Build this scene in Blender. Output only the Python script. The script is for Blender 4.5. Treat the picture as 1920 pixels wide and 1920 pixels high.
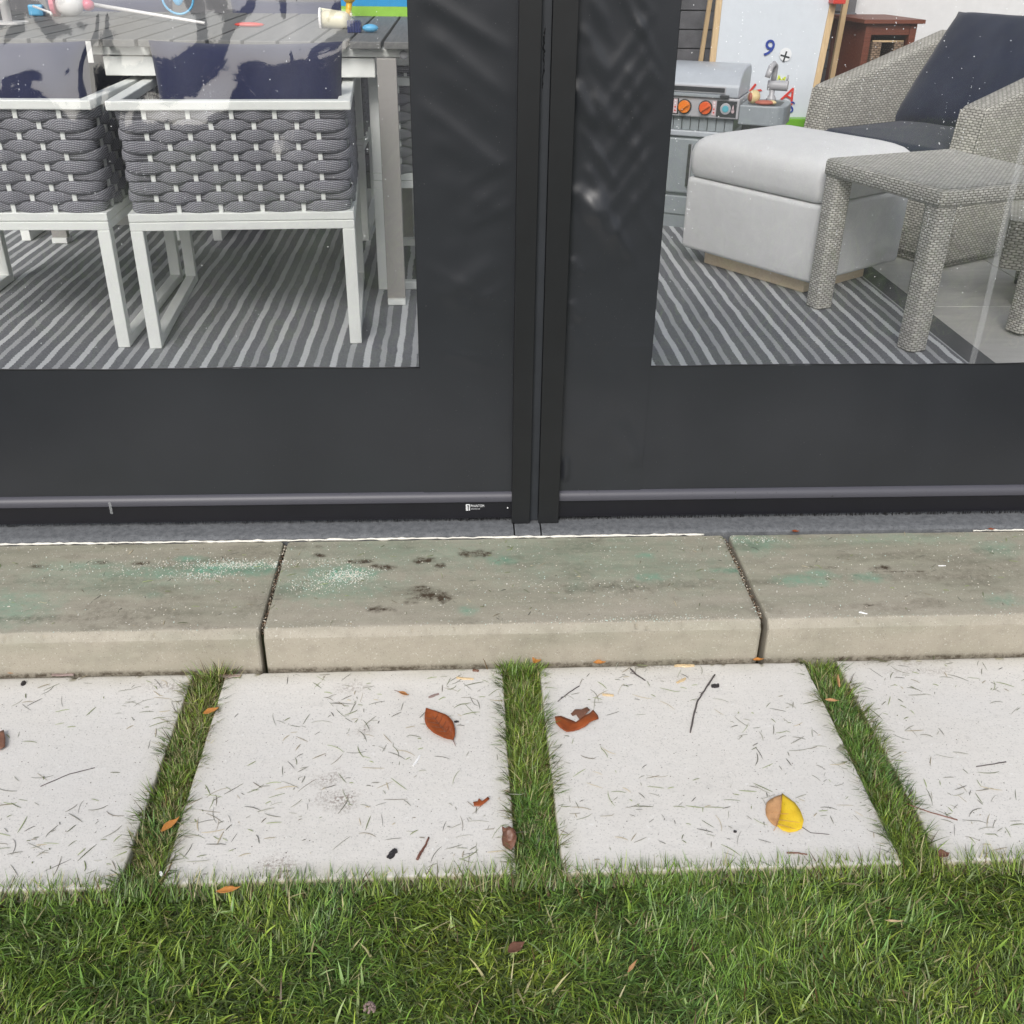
import bpy, bmesh, math, random
import numpy as np
from mathutils import Vector, Matrix, Quaternion
R = math.radians
random.seed(7); rng = np.random.default_rng(11)
scene = bpy.context.scene
for o in list(bpy.data.objects): bpy.data.objects.remove(o)
COL = scene.collection

# ------------------------------------------------------------ camera
FPX = 1914.0
_n = np.array([-50., 3430., FPX]); _f = np.array([-110., -1070., FPX])
_d = _n/np.linalg.norm(_n); _y = _f/np.linalg.norm(_f); _y = _y-_d*np.dot(_y, _d); _y /= np.linalg.norm(_y)
AZ = -_d; AY = _y; AX = np.cross(AY, AZ)            # world axes seen from the camera (right, down, forward)
CAM = np.array([0., 0., 1.5])
cam = bpy.data.cameras.new('camera'); camo = bpy.data.objects.new('camera', cam); COL.objects.link(camo)
cr = Vector((AX[0], AY[0], AZ[0])); cd = Vector((AX[1], AY[1], AZ[1])); cf = Vector((AX[2], AY[2], AZ[2]))
m = Matrix((( cr.x, -cd.x, -cf.x), (cr.y, -cd.y, -cf.y), (cr.z, -cd.z, -cf.z))).to_4x4()
m.translation = Vector(CAM); camo.matrix_world = m
cam.sensor_fit = 'HORIZONTAL'; cam.sensor_width = 36; cam.lens = 36*FPX/1920; cam.clip_start = .05; cam.clip_end = 400
scene.camera = camo
# ------------------------------------------------------------ world, sun, exposure
SUN_EL, SUN_AZ = 40, 196
w = bpy.data.worlds.new('World'); scene.world = w; w.use_nodes = True
nt = w.node_tree; bg = nt.nodes['Background']
sky = nt.nodes.new('ShaderNodeTexSky'); sky.sky_type = 'NISHITA'; sky.sun_disc = False
sky.sun_elevation = R(SUN_EL); sky.sun_rotation = R(SUN_AZ); sky.air_density = 1.3; sky.dust_density = 3.5; sky.ozone_density = 1.0
hs = nt.nodes.new('ShaderNodeHueSaturation'); hs.inputs['Saturation'].default_value = .42
nt.links.new(sky.outputs[0], hs.inputs['Color']); nt.links.new(hs.outputs[0], bg.inputs[0]); bg.inputs[1].default_value = .13
sl = bpy.data.lights.new('sun', 'SUN'); sl.energy = 1.7; sl.angle = R(22); sl.color = (1, .975, .94)
so = bpy.data.objects.new('sun', sl); COL.objects.link(so)
_a = R(SUN_AZ); _e = R(SUN_EL)
so.rotation_euler = Vector((math.sin(_a)*math.cos(_e), math.cos(_a)*math.cos(_e), math.sin(_e))).to_track_quat('Z', 'Y').to_euler()
scene.view_settings.view_transform = 'Standard'; scene.view_settings.look = 'None'
scene.view_settings.exposure = 0.20; scene.view_settings.gamma = 1
scene.render.engine = 'CYCLES'
scene.cycles.max_bounces = 8; scene.cycles.transparent_max_bounces = 12

# ------------------------------------------------------------ pixel helpers (photo pixel -> point on a real plane)
def _ray(px, py):
    d = np.array([px-960., py-960., FPX]); return np.array([d@AX, d@AY, d@AZ])
def onz(px, py, z=0.): d = _ray(px, py); return CAM+d*(z-CAM[2])/d[2]
def ony(px, py, y): d = _ray(px, py); return CAM+d*(y/d[1])

# ------------------------------------------------------------ object helpers
def tag(o, label=None, cat=None, group=None, kind=None):
    if label: o['label'] = label
    if cat: o['category'] = cat
    if group: o['group'] = group
    if kind: o['kind'] = kind
    return o
def empty(name, loc=(0, 0, 0), rz=0., label=None, cat=None, group=None):
    o = bpy.data.objects.new(name, None); COL.objects.link(o); o.location = loc; o.rotation_euler = (0, 0, rz)
    o.empty_display_size = .05
    return tag(o, label, cat, group)
def link(name, me, mat=None, parent=None, loc=None, rz=None):
    o = bpy.data.objects.new(name, me); COL.objects.link(o)
    if mat and not me.materials: me.materials.append(mat)
    if parent: o.parent = parent
    if loc is not None: o.location = loc
    if rz is not None: o.rotation_euler = (0, 0, rz)
    return o
def copy_tree(o, parent=None):
    c = o.copy(); COL.objects.link(c); c.parent = parent
    for ch in [x for x in bpy.data.objects if x.parent == o]: copy_tree(ch, c)
    return c
class MB:
    def __init__(s): s.v = []; s.f = []; s.uv = []
    def add(s, vs, fs, uvs=None):
        n = len(s.v); s.v += [tuple(map(float, p)) for p in vs]
        for i, f in enumerate(fs):
            s.f.append([a+n for a in f]); s.uv.append(uvs[i] if uvs else [(0, 0)]*len(f))
        return s
    def box(s, x0, x1, y0, y1, z0, z1, M=None):
        v = [(x0,y0,z0),(x1,y0,z0),(x1,y1,z0),(x0,y1,z0),(x0,y0,z1),(x1,y0,z1),(x1,y1,z1),(x0,y1,z1)]
        if M is not None: v = [M@Vector(p) for p in v]
        f = [(0,3,2,1),(4,5,6,7),(0,1,5,4),(1,2,6,5),(2,3,7,6),(3,0,4,7)]
        dx, dy, dz = x1-x0, y1-y0, z1-z0
        q = lambda a, b: [(0,0),(a,0),(a,b),(0,b)]
        return s.add(v, f, [[(0,0),(0,dy),(dx,dy),(dx,0)], q(dx,dy), q(dx,dz), q(dy,dz), q(dx,dz), q(dy,dz)])
    def tube(s, path, r, n=8, caps=True):
        P = [Vector(p) for p in path]; rs = r if isinstance(r, (list, tuple)) else [r]*len(P)
        t = (P[1]-P[0]).normalized(); a = t.orthogonal().normalized(); rings = []
        for i, p in enumerate(P):
            t = (P[min(i+1, len(P)-1)]-P[max(i-1, 0)]).normalized()
            a = (a-t*a.dot(t)).normalized(); b = t.cross(a)
            rings.append([p+(a*math.cos(2*math.pi*k/n)+b*math.sin(2*math.pi*k/n))*rs[i] for k in range(n)])
        return s.loft(rings, caps)
    def loft(s, rings, caps=True, closed=True):
        n = len(rings[0]); vs = []; fs = []; us = []; hv = 0.
        for i, r in enumerate(rings):
            vs += list(r)
        per = [[0.] for _ in rings]
        for i, r in enumerate(rings):
            for k in range(n): per[i].append(per[i][-1]+(Vector(r[(k+1) % n])-Vector(r[k])).length)
        for i in range(len(rings)-1):
            h2 = hv+(Vector(rings[i+1][0])-Vector(rings[i][0])).length
            for k in range(n if closed else n-1):
                k2 = (k+1) % n
                fs.append((i*n+k, i*n+k2, (i+1)*n+k2, (i+1)*n+k))
                us.append([(per[i][k], hv), (per[i][k+1], hv), (per[i+1][k+1], h2), (per[i+1][k], h2)])
            hv = h2
        if caps:
            for i, rev in ((0, True), (len(rings)-1, False)):
                idx = list(range(i*n, i*n+n)); pl = [(Vector(rings[i][k])[0], Vector(rings[i][k])[1]) for k in range(n)]
                if rev: idx = idx[::-1]; pl = pl[::-1]
                fs.append(tuple(idx)); us.append(pl)
        return s.add(vs, fs, us)
    def sphere(s, c, r, n=12, m_=8, M=None):
        r = r if isinstance(r, (tuple, list)) else (r, r, r); rings = []
        for i in range(m_+1):
            t = math.pi*i/m_; t = min(max(t, .02), math.pi-.02)
            ring = []
            for k in range(n):
                p = Vector((r[0]*math.sin(t)*math.cos(2*math.pi*k/n), r[1]*math.sin(t)*math.sin(2*math.pi*k/n), -r[2]*math.cos(t)))
                if M is not None: p = M@p
                ring.append(p+Vector(c))
            rings.append(ring)
        return s.loft(rings)
    def mesh(s, name, smooth=False):
        me = bpy.data.meshes.new(name); me.from_pydata(s.v, [], s.f)
        ul = me.uv_layers.new(name='UVMap'); flat = [c for f in s.uv for uv in f for c in uv]
        ul.data.foreach_set('uv', flat)
        if smooth: me.polygons.foreach_set('use_smooth', [True]*len(me.polygons))
        me.update(); return me
    def build(s, name, mat, parent=None, smooth=False, bevel=0, loc=None, rz=None, seg=2, auto=None):
        me = s.mesh(name, smooth)
        if auto: me.shade_smooth() if hasattr(me, 'shade_smooth') else None; me.set_sharp_from_angle(angle=R(auto))
        o = link(name, me, mat, parent, loc, rz)
        if bevel:
            b = o.modifiers.new('bevel', 'BEVEL'); b.width = bevel; b.segments = seg; b.limit_method = 'ANGLE'; b.harden_normals = False
        return o
def rrect(w_, d_, r, n=4, cx=0, cy=0, z=0):
    pts = []
    for sx, sy, a0 in ((1, -1, -90), (1, 1, 0), (-1, 1, 90), (-1, -1, 180)):
        for i in range(n+1):
            a = R(a0+90*i/n); pts.append((cx+sx*(w_/2-r)+r*math.cos(a), cy+sy*(d_/2-r)+r*math.sin(a), z))
    return pts
def grid_mesh(name, xs, ys, fn, smooth=True):
    """fn(X,Y)-> (x,y,z) arrays"""
    X, Y = np.meshgrid(xs, ys); P = np.stack(fn(X, Y), -1).reshape(-1, 3)
    nx, ny = len(xs), len(ys)
    i = np.arange(nx-1)[None, :]+np.arange(ny-1)[:, None]*nx; i = i.ravel()
    F = np.stack([i, i+1, i+1+nx, i+nx], 1)
    return np_mesh(name, P, F, smooth)
def np_mesh(name, V, F, smooth=False, colors=None, attr='Col'):
    me = bpy.data.meshes.new(name); F = np.asarray(F)
    me.vertices.add(len(V)); me.vertices.foreach_set('co', np.asarray(V, np.float32).ravel())
    k = F.shape[1]; me.loops.add(F.size); me.loops.foreach_set('vertex_index', F.astype(np.int32).ravel())
    me.polygons.add(len(F)); me.polygons.foreach_set('loop_start', np.arange(0, F.size, k, dtype=np.int32))
    if smooth: me.polygons.foreach_set('use_smooth', np.ones(len(F), bool))
    me.update(calc_edges=True); me.validate()
    if colors is not None:
        a = me.color_attributes.new(attr, 'FLOAT_COLOR', 'POINT')
        c = np.ones((len(V), 4), np.float32); c[:, :3] = colors; a.data.foreach_set('color', c.ravel())
    return me

# ------------------------------------------------------------ materials
class N:
    def __init__(s, name):
        s.m = bpy.data.materials.new(name); s.m.use_nodes = True; s.t = s.m.node_tree
        s.p = s.t.nodes['Principled BSDF']; s.out = s.t.nodes['Material Output']
    def n(s, typ, **kw):
        nd = s.t.nodes.new('ShaderNode'+typ)
        for k, v in kw.items():
            if hasattr(nd, k): setattr(nd, k, v)
            else: nd.inputs[k.replace('_', ' ')].default_value = v
        return nd
    def l(s, a, b): s.t.links.new(a, b)
    def coord(s, kind='Object'): return s.n('TexCoord').outputs[kind]
    def noise(s, vec, scale, detail=4, rough=.55, out='Fac', dist=0.):
        nd = s.n('TexNoise'); nd.inputs['Scale'].default_value = scale; nd.inputs['Detail'].default_value = detail
        nd.inputs['Roughness'].default_value = rough; nd.inputs['Distortion'].default_value = dist
        if vec is not None: s.l(vec, nd.inputs['Vector'])
        return nd.outputs[out]
    def ramp(s, fac, stops):
        nd = s.n('ValToRGB'); cr_ = nd.color_ramp
        while len(cr_.elements) < len(stops): cr_.elements.new(.5)
        for e, (p, c) in zip(cr_.elements, stops):
            e.position = p; e.color = (c, c, c, 1) if isinstance(c, (int, float)) else (*c, 1)
        s.l(fac, nd.inputs[0]); return nd.outputs[0]
    def mix(s, fac, a, b, mode='MIX'):
        nd = s.n('Mix', data_type='RGBA', blend_type=mode)
        for sock, val in ((nd.inputs[0], fac), (nd.inputs[6], a), (nd.inputs[7], b)):
            if isinstance(val, (int, float)): sock.default_value = val
            elif isinstance(val, tuple): sock.default_value = (*val, 1)
            else: s.l(val, sock)
        return nd.outputs[2]
    def math(s, op, a, b=None, c=None):
        nd = s.n('Math', operation=op)
        for i, v in enumerate((a, b, c)):
            if v is None: continue
            if isinstance(v, (int, float)): nd.inputs[i].default_value = v
            else: s.l(v, nd.inputs[i])
        return nd.outputs[0]
    def bump(s, h, strength=.3, dist=.002, normal=None):
        nd = s.n('Bump'); nd.inputs['Strength'].default_value = strength; nd.inputs['Distance'].default_value = dist
        s.l(h, nd.inputs['Height'])
        if normal is not None: s.l(normal, nd.inputs['Normal'])
        s.l(nd.outputs[0], s.p.inputs['Normal']); return nd.outputs[0]
    def base(s, v):
        if isinstance(v, tuple): s.p.inputs['Base Color'].default_value = (*v, 1)
        else: s.l(v, s.p.inputs['Base Color'])
        return s
    def rough(s, v):
        if isinstance(v, (int, float)): s.p.inputs['Roughness'].default_value = v
        else: s.l(v, s.p.inputs['Roughness'])
        return s
    def scalev(s, vec, sc):
        nd = s.n('Mapping'); nd.inputs['Scale'].default_value = sc; s.l(vec, nd.inputs['Vector']); return nd.outputs[0]
def sc(c, k): return tuple(x*k for x in c)
def simple(name, col, rough=.5, metal=0., var=.12, nscale=18, bump=.0, bscale=200, spec=None):
    k = N(name); co = k.coord(); f = k.noise(co, nscale, 5)
    k.base(k.mix(k.ramp(f, [(.3, 0.), (.7, 1.)]), sc(col, 1-var), sc(col, 1+var))); k.rough(rough)
    k.p.inputs['Metallic'].default_value = metal
    if spec is not None: k.p.inputs['Specular IOR Level'].default_value = spec
    if bump: k.bump(k.noise(co, bscale, 3), bump, .001)
    return k.m

M = {}
M['white_metal'] = simple('powder_coated_white_aluminium', (.89, .91, .88), .42, var=.03, nscale=6, bump=.08, bscale=900)
M['greige'] = simple('brushed_greige_leg', (.36, .345, .33), .45, var=.08, nscale=5, bump=.1, bscale=400)
M['navy'] = None
# concrete paver
k = N('pale_concrete_paver'); co = k.coord()
info = k.n('ObjectInfo').outputs['Random']
n1 = k.noise(co, 3.2, 6, .6); n2 = k.noise(co, 210, 3, .7); n3 = k.noise(k.scalev(co, (1.5, 9, 1)), 7, 6, .65); n4 = k.noise(co, 75, 4, .6)
c = k.mix(k.ramp(n1, [(.3, 0.), (.7, 1.)]), (.615, .595, .565), (.705, .685, .655))
c = k.mix(k.ramp(n3, [(.45, 0.), (.7, .15)]), c, (.50, .49, .47))
c = k.mix(k.ramp(n2, [(.57, 0.), (.66, .6)]), c, (.34, .335, .33))
c = k.mix(k.ramp(n4, [(.64, 0.), (.70, .5)]), c, (.80, .80, .79))
vo = k.n('TexVoronoi'); vo.inputs['Scale'].default_value = 90; k.l(co, vo.inputs['Vector'])
c = k.mix(k.ramp(vo.outputs['Distance'], [(.07, .75), (.14, 0.)]), c, (.33, .32, .31))
va = k.n('VertexColor', layer_name='Stain'); sp = k.n('SeparateColor'); k.l(va.outputs[0], sp.inputs[0])
fine = k.ramp(k.noise(co, 160, 3, .75), [(.46, 0.), (.58, 1.)])
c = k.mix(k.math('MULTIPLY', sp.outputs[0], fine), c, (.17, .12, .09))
c = k.mix(k.math('MULTIPLY', sp.outputs[1], .62), c, (.30, .28, .17))
n11 = k.noise(co, 1.6, 4, .6); c = k.mix(k.ramp(n11, [(.45, 0.), (.65, .28)]), c, (.44, .44, .45))
n8 = k.noise(co, 45, 5, .75); c = k.mix(k.ramp(n8, [(.55, 0.), (.72, .4)]), c, (.40, .39, .375))
k.base(c); k.rough(.8); k.bump(k.math('ADD', k.math('MULTIPLY', n2, .5), n4), .5, .0016)
M['paver'] = k.m
# concrete step
k = N('damp_tan_concrete_step'); co = k.coord()
n1 = k.noise(co, 2.1, 6, .6); nst = k.noise(k.scalev(co, (1.2, 9, 9)), 3, 6, .6); n2 = k.noise(co, 180, 3, .7); n5 = k.noise(co, 26, 5, .6)
geo = k.n('NewGeometry'); sx = k.n('SeparateXYZ'); k.l(geo.outputs['Normal'], sx.inputs[0])
tan_ = k.mix(k.ramp(n1, [(.3, 0.), (.7, 1.)]), (.345, .315, .255), (.415, .38, .315))
moss = k.mix(k.ramp(nst, [(.35, 0.), (.65, 1.)]), (.25, .245, .19), (.325, .315, .245))
va = k.n('VertexColor', layer_name='Stain'); sp = k.n('SeparateColor'); k.l(va.outputs[0], sp.inputs[0])
c = k.mix(sp.outputs[2], tan_, moss)
c = k.mix(k.ramp(n5, [(.5, 0.), (.75, .35)]), c, (.22, .20, .16))
c = k.mix(k.ramp(n2, [(.62, 0.), (.70, .7)]), c, (.62, .60, .54))
n6 = k.noise(co, 330, 2, .6); c = k.mix(k.ramp(n6, [(.62, 0.), (.68, .55)]), c, (.15, .13, .11))
fine = k.ramp(k.noise(co, 70, 4, .75), [(.42, 0.), (.60, 1.)])
c = k.mix(k.math('MULTIPLY', sp.outputs[1], k.math('ADD', k.math('MULTIPLY', fine, .45), .5)), c, (.12, .33, .23))
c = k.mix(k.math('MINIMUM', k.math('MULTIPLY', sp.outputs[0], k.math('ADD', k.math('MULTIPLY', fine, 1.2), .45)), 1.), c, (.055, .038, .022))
k.base(c); k.rough(k.ramp(n5, [(.3, .55), (.7, .8)])); k.bump(k.math('ADD', n2, n5), .3, .0012)
M['step'] = k.m
# threshold
k = N('worn_blue_grey_threshold'); co = k.coord()
n1 = k.noise(co, 60, 5, .7); n2 = k.noise(k.scalev(co, (3, 50, 50)), 6, 4, .7); n3 = k.noise(co, 260, 2)
c = k.mix(k.ramp(n1, [(.35, 0.), (.65, 1.)]), (.10, .106, .115), (.17, .178, .19))
c = k.mix(k.ramp(n3, [(.6, 0.), (.68, .7)]), c, (.04, .04, .04)); c = k.mix(k.ramp(n2, [(.66, 0.), (.74, .7)]), c, (.5, .5, .5))
k.base(c); k.rough(.6); k.bump(n1, .3, .001); M['threshold'] = k.m
k = N('white_caulk'); co = k.coord(); k.base(k.mix(k.ramp(k.noise(co, 45, 4, .7), [(.58, 0.), (.72, 1.)]), (.74, .72, .66), (.25, .22, .18))); k.rough(.5); M['caulk'] = k.m
# screen fabrics and metal
def vinyl(name, col, rough):
    k = N(name); uvc = k.coord('Object'); f = k.noise(uvc, 5, 4); g = k.noise(uvc, 1400, 2)
    c = k.mix(k.ramp(f, [(.3, 0.), (.7, 1.)]), sc(col, .9), sc(col, 1.12)); c = k.mix(k.ramp(g, [(.35, .0), (.7, .35)]), c, sc(col, 1.7))
    n9 = k.noise(uvc, 300, 2); c = k.mix(k.ramp(n9, [(.735, 0.), (.76, .5)]), c, (.25, .25, .25))
    k.base(c); k.rough(rough); k.p.inputs['Specular IOR Level'].default_value = .55; k.bump(g, .12, .0004); return k.m
M['vinyl_black'] = vinyl('charcoal_coated_screen_fabric', (.022, .024, .029), .33)
M['track'] = simple('matte_black_aluminium_track', (.010, .011, .013), .45, var=.1, bump=.05, bscale=700)
M['bar'] = simple('black_weight_bar', (.007, .007, .011), .42, var=.1)
k = N('grey_rounded_bar_sleeve'); co = k.coord(); d = k.noise(co, 90, 4, .7)
k.base(k.mix(k.ramp(d, [(.66, 0.), (.72, 1.)]), (.075, .075, .092), (.03, .028, .025))); k.rough(.45); M['sleeve'] = k.m
M['column'] = simple('dark_painted_column', (.026, .030, .037), .55, bump=.4, bscale=60)
M['bristle'] = simple('black_brush_bristle', (.022, .022, .024), .5)
k = N('clear_vinyl'); t = k.t; k.t.nodes.remove(k.p)
tr = k.n('BsdfTransparent'); tr.inputs[0].default_value = (.985, .99, .99, 1)
gl = k.n('BsdfGlossy'); gl.inputs['Roughness'].default_value = .03; gl.inputs['Color'].default_value = (.95, .97, 1, 1)
co = k.coord(); nb = k.n('Bump'); nb.inputs['Strength'].default_value = .06; nb.inputs['Distance'].default_value = .01
k.l(k.noise(co, 9, 2, .4), nb.inputs['Height']); k.l(nb.outputs[0], gl.inputs['Normal'])
fr = k.n('Fresnel'); fr.inputs['IOR'].default_value = 1.5
f2 = k.math('ADD', k.math('MULTIPLY', fr.outputs[0], .8), .085)
df = k.n('BsdfDiffuse'); df.inputs[0].default_value = (.8, .82, .85, 1)
hz = k.ramp(k.noise(k.scalev(co, (1, 1, .35)), 6, 5, .6), [(.35, .012), (.75, .05)])
s1 = k.n('MixShader'); k.l(hz, s1.inputs[0]); k.l(tr.outputs[0], s1.inputs[1]); k.l(df.outputs[0], s1.inputs[2])
s2 = k.n('MixShader'); k.l(f2, s2.inputs[0]); k.l(s1.outputs[0], s2.inputs[1]); k.l(gl.outputs[0], s2.inputs[2])
k.l(s2.outputs[0], k.out.inputs[0]); M['clear'] = k.m
k = N('welded_seam_vinyl'); k.t.nodes.remove(k.p)
tr = k.n('BsdfTransparent'); df = k.n('BsdfPrincipled'); df.inputs['Base Color'].default_value = (.62, .64, .66, 1); df.inputs['Roughness'].default_value = .25
s1 = k.n('MixShader'); s1.inputs[0].default_value = .17; k.l(tr.outputs[0], s1.inputs[1]); k.l(df.outputs[0], s1.inputs[2]); k.l(s1.outputs[0], k.out.inputs[0]); M['seam'] = k.m
k = N('rain_drop'); k.base((.9, .93, .96)); k.rough(.08); k.p.inputs['Specular IOR Level'].default_value = .8; M['drop'] = k.m
# fabrics
def fabric(name, a, b, nscale=14, weave=520, bs=.35):
    k = N(name); co = k.coord(); f = k.noise(co, nscale, 5, .6); g = k.noise(co, weave, 2, .8)
    c = k.mix(k.ramp(f, [(.3, 0.), (.7, 1.)]), a, b); c = k.mix(k.ramp(g, [(.3, .0), (.75, .5)]), c, sc(b, 1.35))
    k.base(c); k.rough(.9); k.p.inputs['Sheen Weight'].default_value = .15; k.bump(g, bs, .001); return k.m
M['navy'] = fabric('navy_cushion_fabric', (.006, .009, .044), (.011, .016, .062), 8)
M['dark_teal'] = fabric('dark_navy_armchair_fabric', (.004, .008, .024), (.008, .014, .037), 8)
M['linen'] = fabric('pale_grey_linen', (.60, .60, .605), (.66, .66, .665), 10, 300, .5)
# rope strap
k = N('twisted_grey_rope'); uv = k.coord('UV'); su = k.n('SeparateXYZ'); k.l(uv, su.inputs[0])
jit = k.noise(k.scalev(uv, (40, .1, 1)), 1.5, 3); vv = k.math('ADD', su.outputs[1], k.math('MULTIPLY', jit, .006))
rib = k.math('SINE', k.math('MULTIPLY', vv, 2*math.pi/.0078))
tw = k.math('SINE', k.math('MULTIPLY', k.math('ADD', su.outputs[0], k.math('MULTIPLY', su.outputs[1], 1.2)), 2*math.pi/.0085))
h = k.math('ADD', k.math('MULTIPLY', rib, .5), k.math('MULTIPLY', tw, .22))
g = k.noise(uv, 420, 3, .7); info = k.noise(uv, 9, 3)
c = k.mix(k.ramp(h, [(.0, 0.), (.7, 1.)]), (.11, .11, .135), (.62, .62, .67)); c = k.mix(k.ramp(g, [(.45, 0.), (.7, .5)]), c, (.66, .66, .68))
c = k.mix(k.ramp(info, [(.35, 0.), (.7, .35)]), c, (.10, .10, .12))
k.base(c); k.rough(.85); k.bump(h, .7, .002); M['rope'] = k.m
# wicker
def wicker(name, dark, light, bw=.026, bh=.0105):
    k = N(name); uv = k.coord('UV'); su = k.n('SeparateXYZ'); k.l(uv, su.inputs[0]); wv = k.math('MULTIPLY', k.math('SUBTRACT', k.noise(uv, 22, 3), .5), .0035)
    v = k.math('DIVIDE', k.math('ADD', k.math('ADD', su.outputs[1], 10.), wv), bh); fl = k.math('FLOOR', v)
    uu = k.math('ADD', k.math('DIVIDE', k.math('ADD', su.outputs[0], k.math('MULTIPLY', wv, 1.5)), bw), k.math('ADD', k.math('MULTIPLY', fl, .5), 100.))
    a = k.math('SINE', k.math('MULTIPLY', k.math('FRACT', v), math.pi)); b = k.math('SINE', k.math('MULTIPLY', k.math('FRACT', uu), math.pi))
    h = k.math('MULTIPLY', k.math('POWER', a, .5), k.math('POWER', b, .45))
    cell = k.n('TexWhiteNoise', noise_dimensions='2D'); cb_ = k.n('CombineXYZ'); k.l(fl, cb_.inputs[0]); k.l(k.math('FLOOR', uu), cb_.inputs[1]); k.l(cb_.outputs[0], cell.inputs['Vector'])
    st = k.noise(k.scalev(uv, (30, 900, 1)), 1, 3); nz = k.noise(uv, 9, 4, .6)
    lt = k.mix(cell.outputs['Value'], sc(light, .70), sc(light, 1.15)); lt = k.mix(k.ramp(nz, [(.35, 0.), (.7, .3)]), lt, sc(light, .6))
    c = k.mix(k.ramp(h, [(.30, 0.), (.72, 1.)]), dark, lt); c = k.mix(k.ramp(st, [(.45, 0.), (.75, .3)]), c, sc(light, 1.3))
    k.base(c); k.rough(.5); k.bump(k.math('ADD', h, k.math('MULTIPLY', st, .15)), .7, .004); return k.m
M['wicker'] = wicker('grey_beige_wicker', (.14, .13, .11), (.64, .62, .575), .024, .0092)
M['wicker_arm'] = wicker('taupe_armchair_wicker', (.11, .105, .09), (.50, .485, .435), .029, .0115)
M['basket'] = wicker('brown_basket_weave', (.05, .03, .02), (.30, .21, .14), .03, .012)
def wood(name, a, b, axis=(1, 30, 30), s=3, rough=.5):
    k = N(name); co = k.coord(); f = k.noise(k.scalev(co, axis), s, 6, .65, dist=.6)
    k.base(k.mix(k.ramp(f, [(.3, 0.), (.7, 1.)]), a, b)); k.rough(rough); k.bump(f, .15, .001); return k.m
M['plinth'] = wood('limed_oak', (.74, .58, .40), (.86, .72, .54))
M['easel_wood'] = wood('pale_pine', (.52, .36, .19), (.66, .49, .29), (30, 30, 1))
M['red_wood'] = wood('reddish_brown_wood', (.11, .030, .016), (.20, .060, .032))
M['slat'] = wood('weathered_grey_slat', (.115, .118, .12), (.19, .19, .185), (25, 1.5, 25), 3, .6)
k = N('cream_floor_tile'); co = k.coord(); f = k.noise(k.scalev(co, (1, 4, 1)), 4, 6, .6, dist=.5)
k.base(k.mix(k.ramp(f, [(.3, 0.), (.7, 1.)]), (.47, .46, .44), (.57, .56, .53))); k.rough(.55); M['tile'] = k.m
M['grout'] = simple('grey_grout', (.22, .21, .20), .8)
M['stone'] = simple('grey_cast_stone', (.105, .105, .115), .8, var=.3, nscale=9, bump=.6, bscale=50)
M['stucco'] = simple('grey_stucco', (.14, .14, .15), .85, var=.1, bump=.4, bscale=90)
M['white_wall'] = simple('off_white_painted_wall', (.70, .70, .71), .7, var=.03, bump=.1, bscale=120)
# rug
k = N('striped_outdoor_rug'); co = k.coord(); s = k.n('SeparateXYZ'); k.l(co, s.inputs[0])
wob = k.math('MULTIPLY', k.math('SUBTRACT', k.noise(k.scalev(co, (1, 1, 1)), 5, 3), .5), .022)
jag = k.math('MULTIPLY', k.math('SUBTRACT', k.noise(k.scalev(co, (25, 70, 1)), 1.6, 2), .5), .011)
zz = k.math('MULTIPLY', k.math('PINGPONG', s.outputs[1], .011), .22)
x = k.math('ADD', k.math('ADD', k.math('ADD', s.outputs[0], wob), jag), zz)
P_ = .1180
ph = k.math('MODULO', k.math('ADD', x, 40*P_), P_)
def band(a, b): return k.math('MULTIPLY', k.math('GREATER_THAN', ph, a), k.math('LESS_THAN', ph, b))
g = k.noise(co, 420, 3, .75); vd = k.n('TexVoronoi'); vd.inputs['Scale'].default_value = 85; k.l(co, vd.inputs['Vector'])
g2 = k.noise(co, 110, 3, .7)
dark = k.mix(k.ramp(g, [(.35, 0.), (.7, 1.)]), (.10, .105, .118), (.27, .275, .30))
dark = k.mix(k.ramp(vd.outputs['Distance'], [(.12, .75), (.35, 0.)]), dark, (.225, .23, .25))
dark = k.mix(k.ramp(g2, [(.5, 0.), (.7, .5)]), dark, (.06, .063, .07))
wht = k.mix(k.ramp(g, [(.3, 0.), (.7, 1.)]), (.55, .56, .575), (.74, .75, .76)); gry = k.mix(k.ramp(g, [(.3, 0.), (.7, 1.)]), (.37, .375, .39), (.52, .525, .54))
c = k.mix(band(.0, .0240), dark, wht); c = k.mix(band(.0590, .0805), c, gry)
ex = k.math('ADD', s.outputs[0], k.math('MULTIPLY', jag, .3))
c = k.mix(k.math('GREATER_THAN', ex, 1.925), c, (.45, .46, .47)); c = k.mix(k.math('GREATER_THAN', ex, 1.932), c, k.mix(k.ramp(g, [(.35, 0.), (.7, 1.)]), (.055, .058, .062), (.14, .145, .155)))
k.base(c); k.rough(.95)
hb = k.math('ADD', k.math('MULTIPLY', g, .5), k.math('MULTIPLY', k.math('SUBTRACT', 1., vd.outputs['Distance']), .8)); k.bump(hb, .6, .004); M['rug'] = k.m
k = N('dark_soil'); co = k.coord(); f = k.noise(co, 40, 6, .7); g = k.noise(co, 6, 4, .6)
c = k.mix(k.ramp(f, [(.3, 0.), (.7, 1.)]), (.018, .013, .008), (.055, .042, .024)); c = k.mix(k.ramp(g, [(.4, 0.), (.6, .7)]), c, (.03, .05, .014))
k.base(c); k.rough(.95); k.bump(f, .8, .01); M['soil'] = k.m
k = N('grass_blade'); va = k.n('VertexColor', layer_name='Col'); k.base(va.outputs[0]); k.rough(.42)
k.p.inputs['Specular IOR Level'].default_value = .45; k.p.inputs['Subsurface Weight'].default_value = 0
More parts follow.
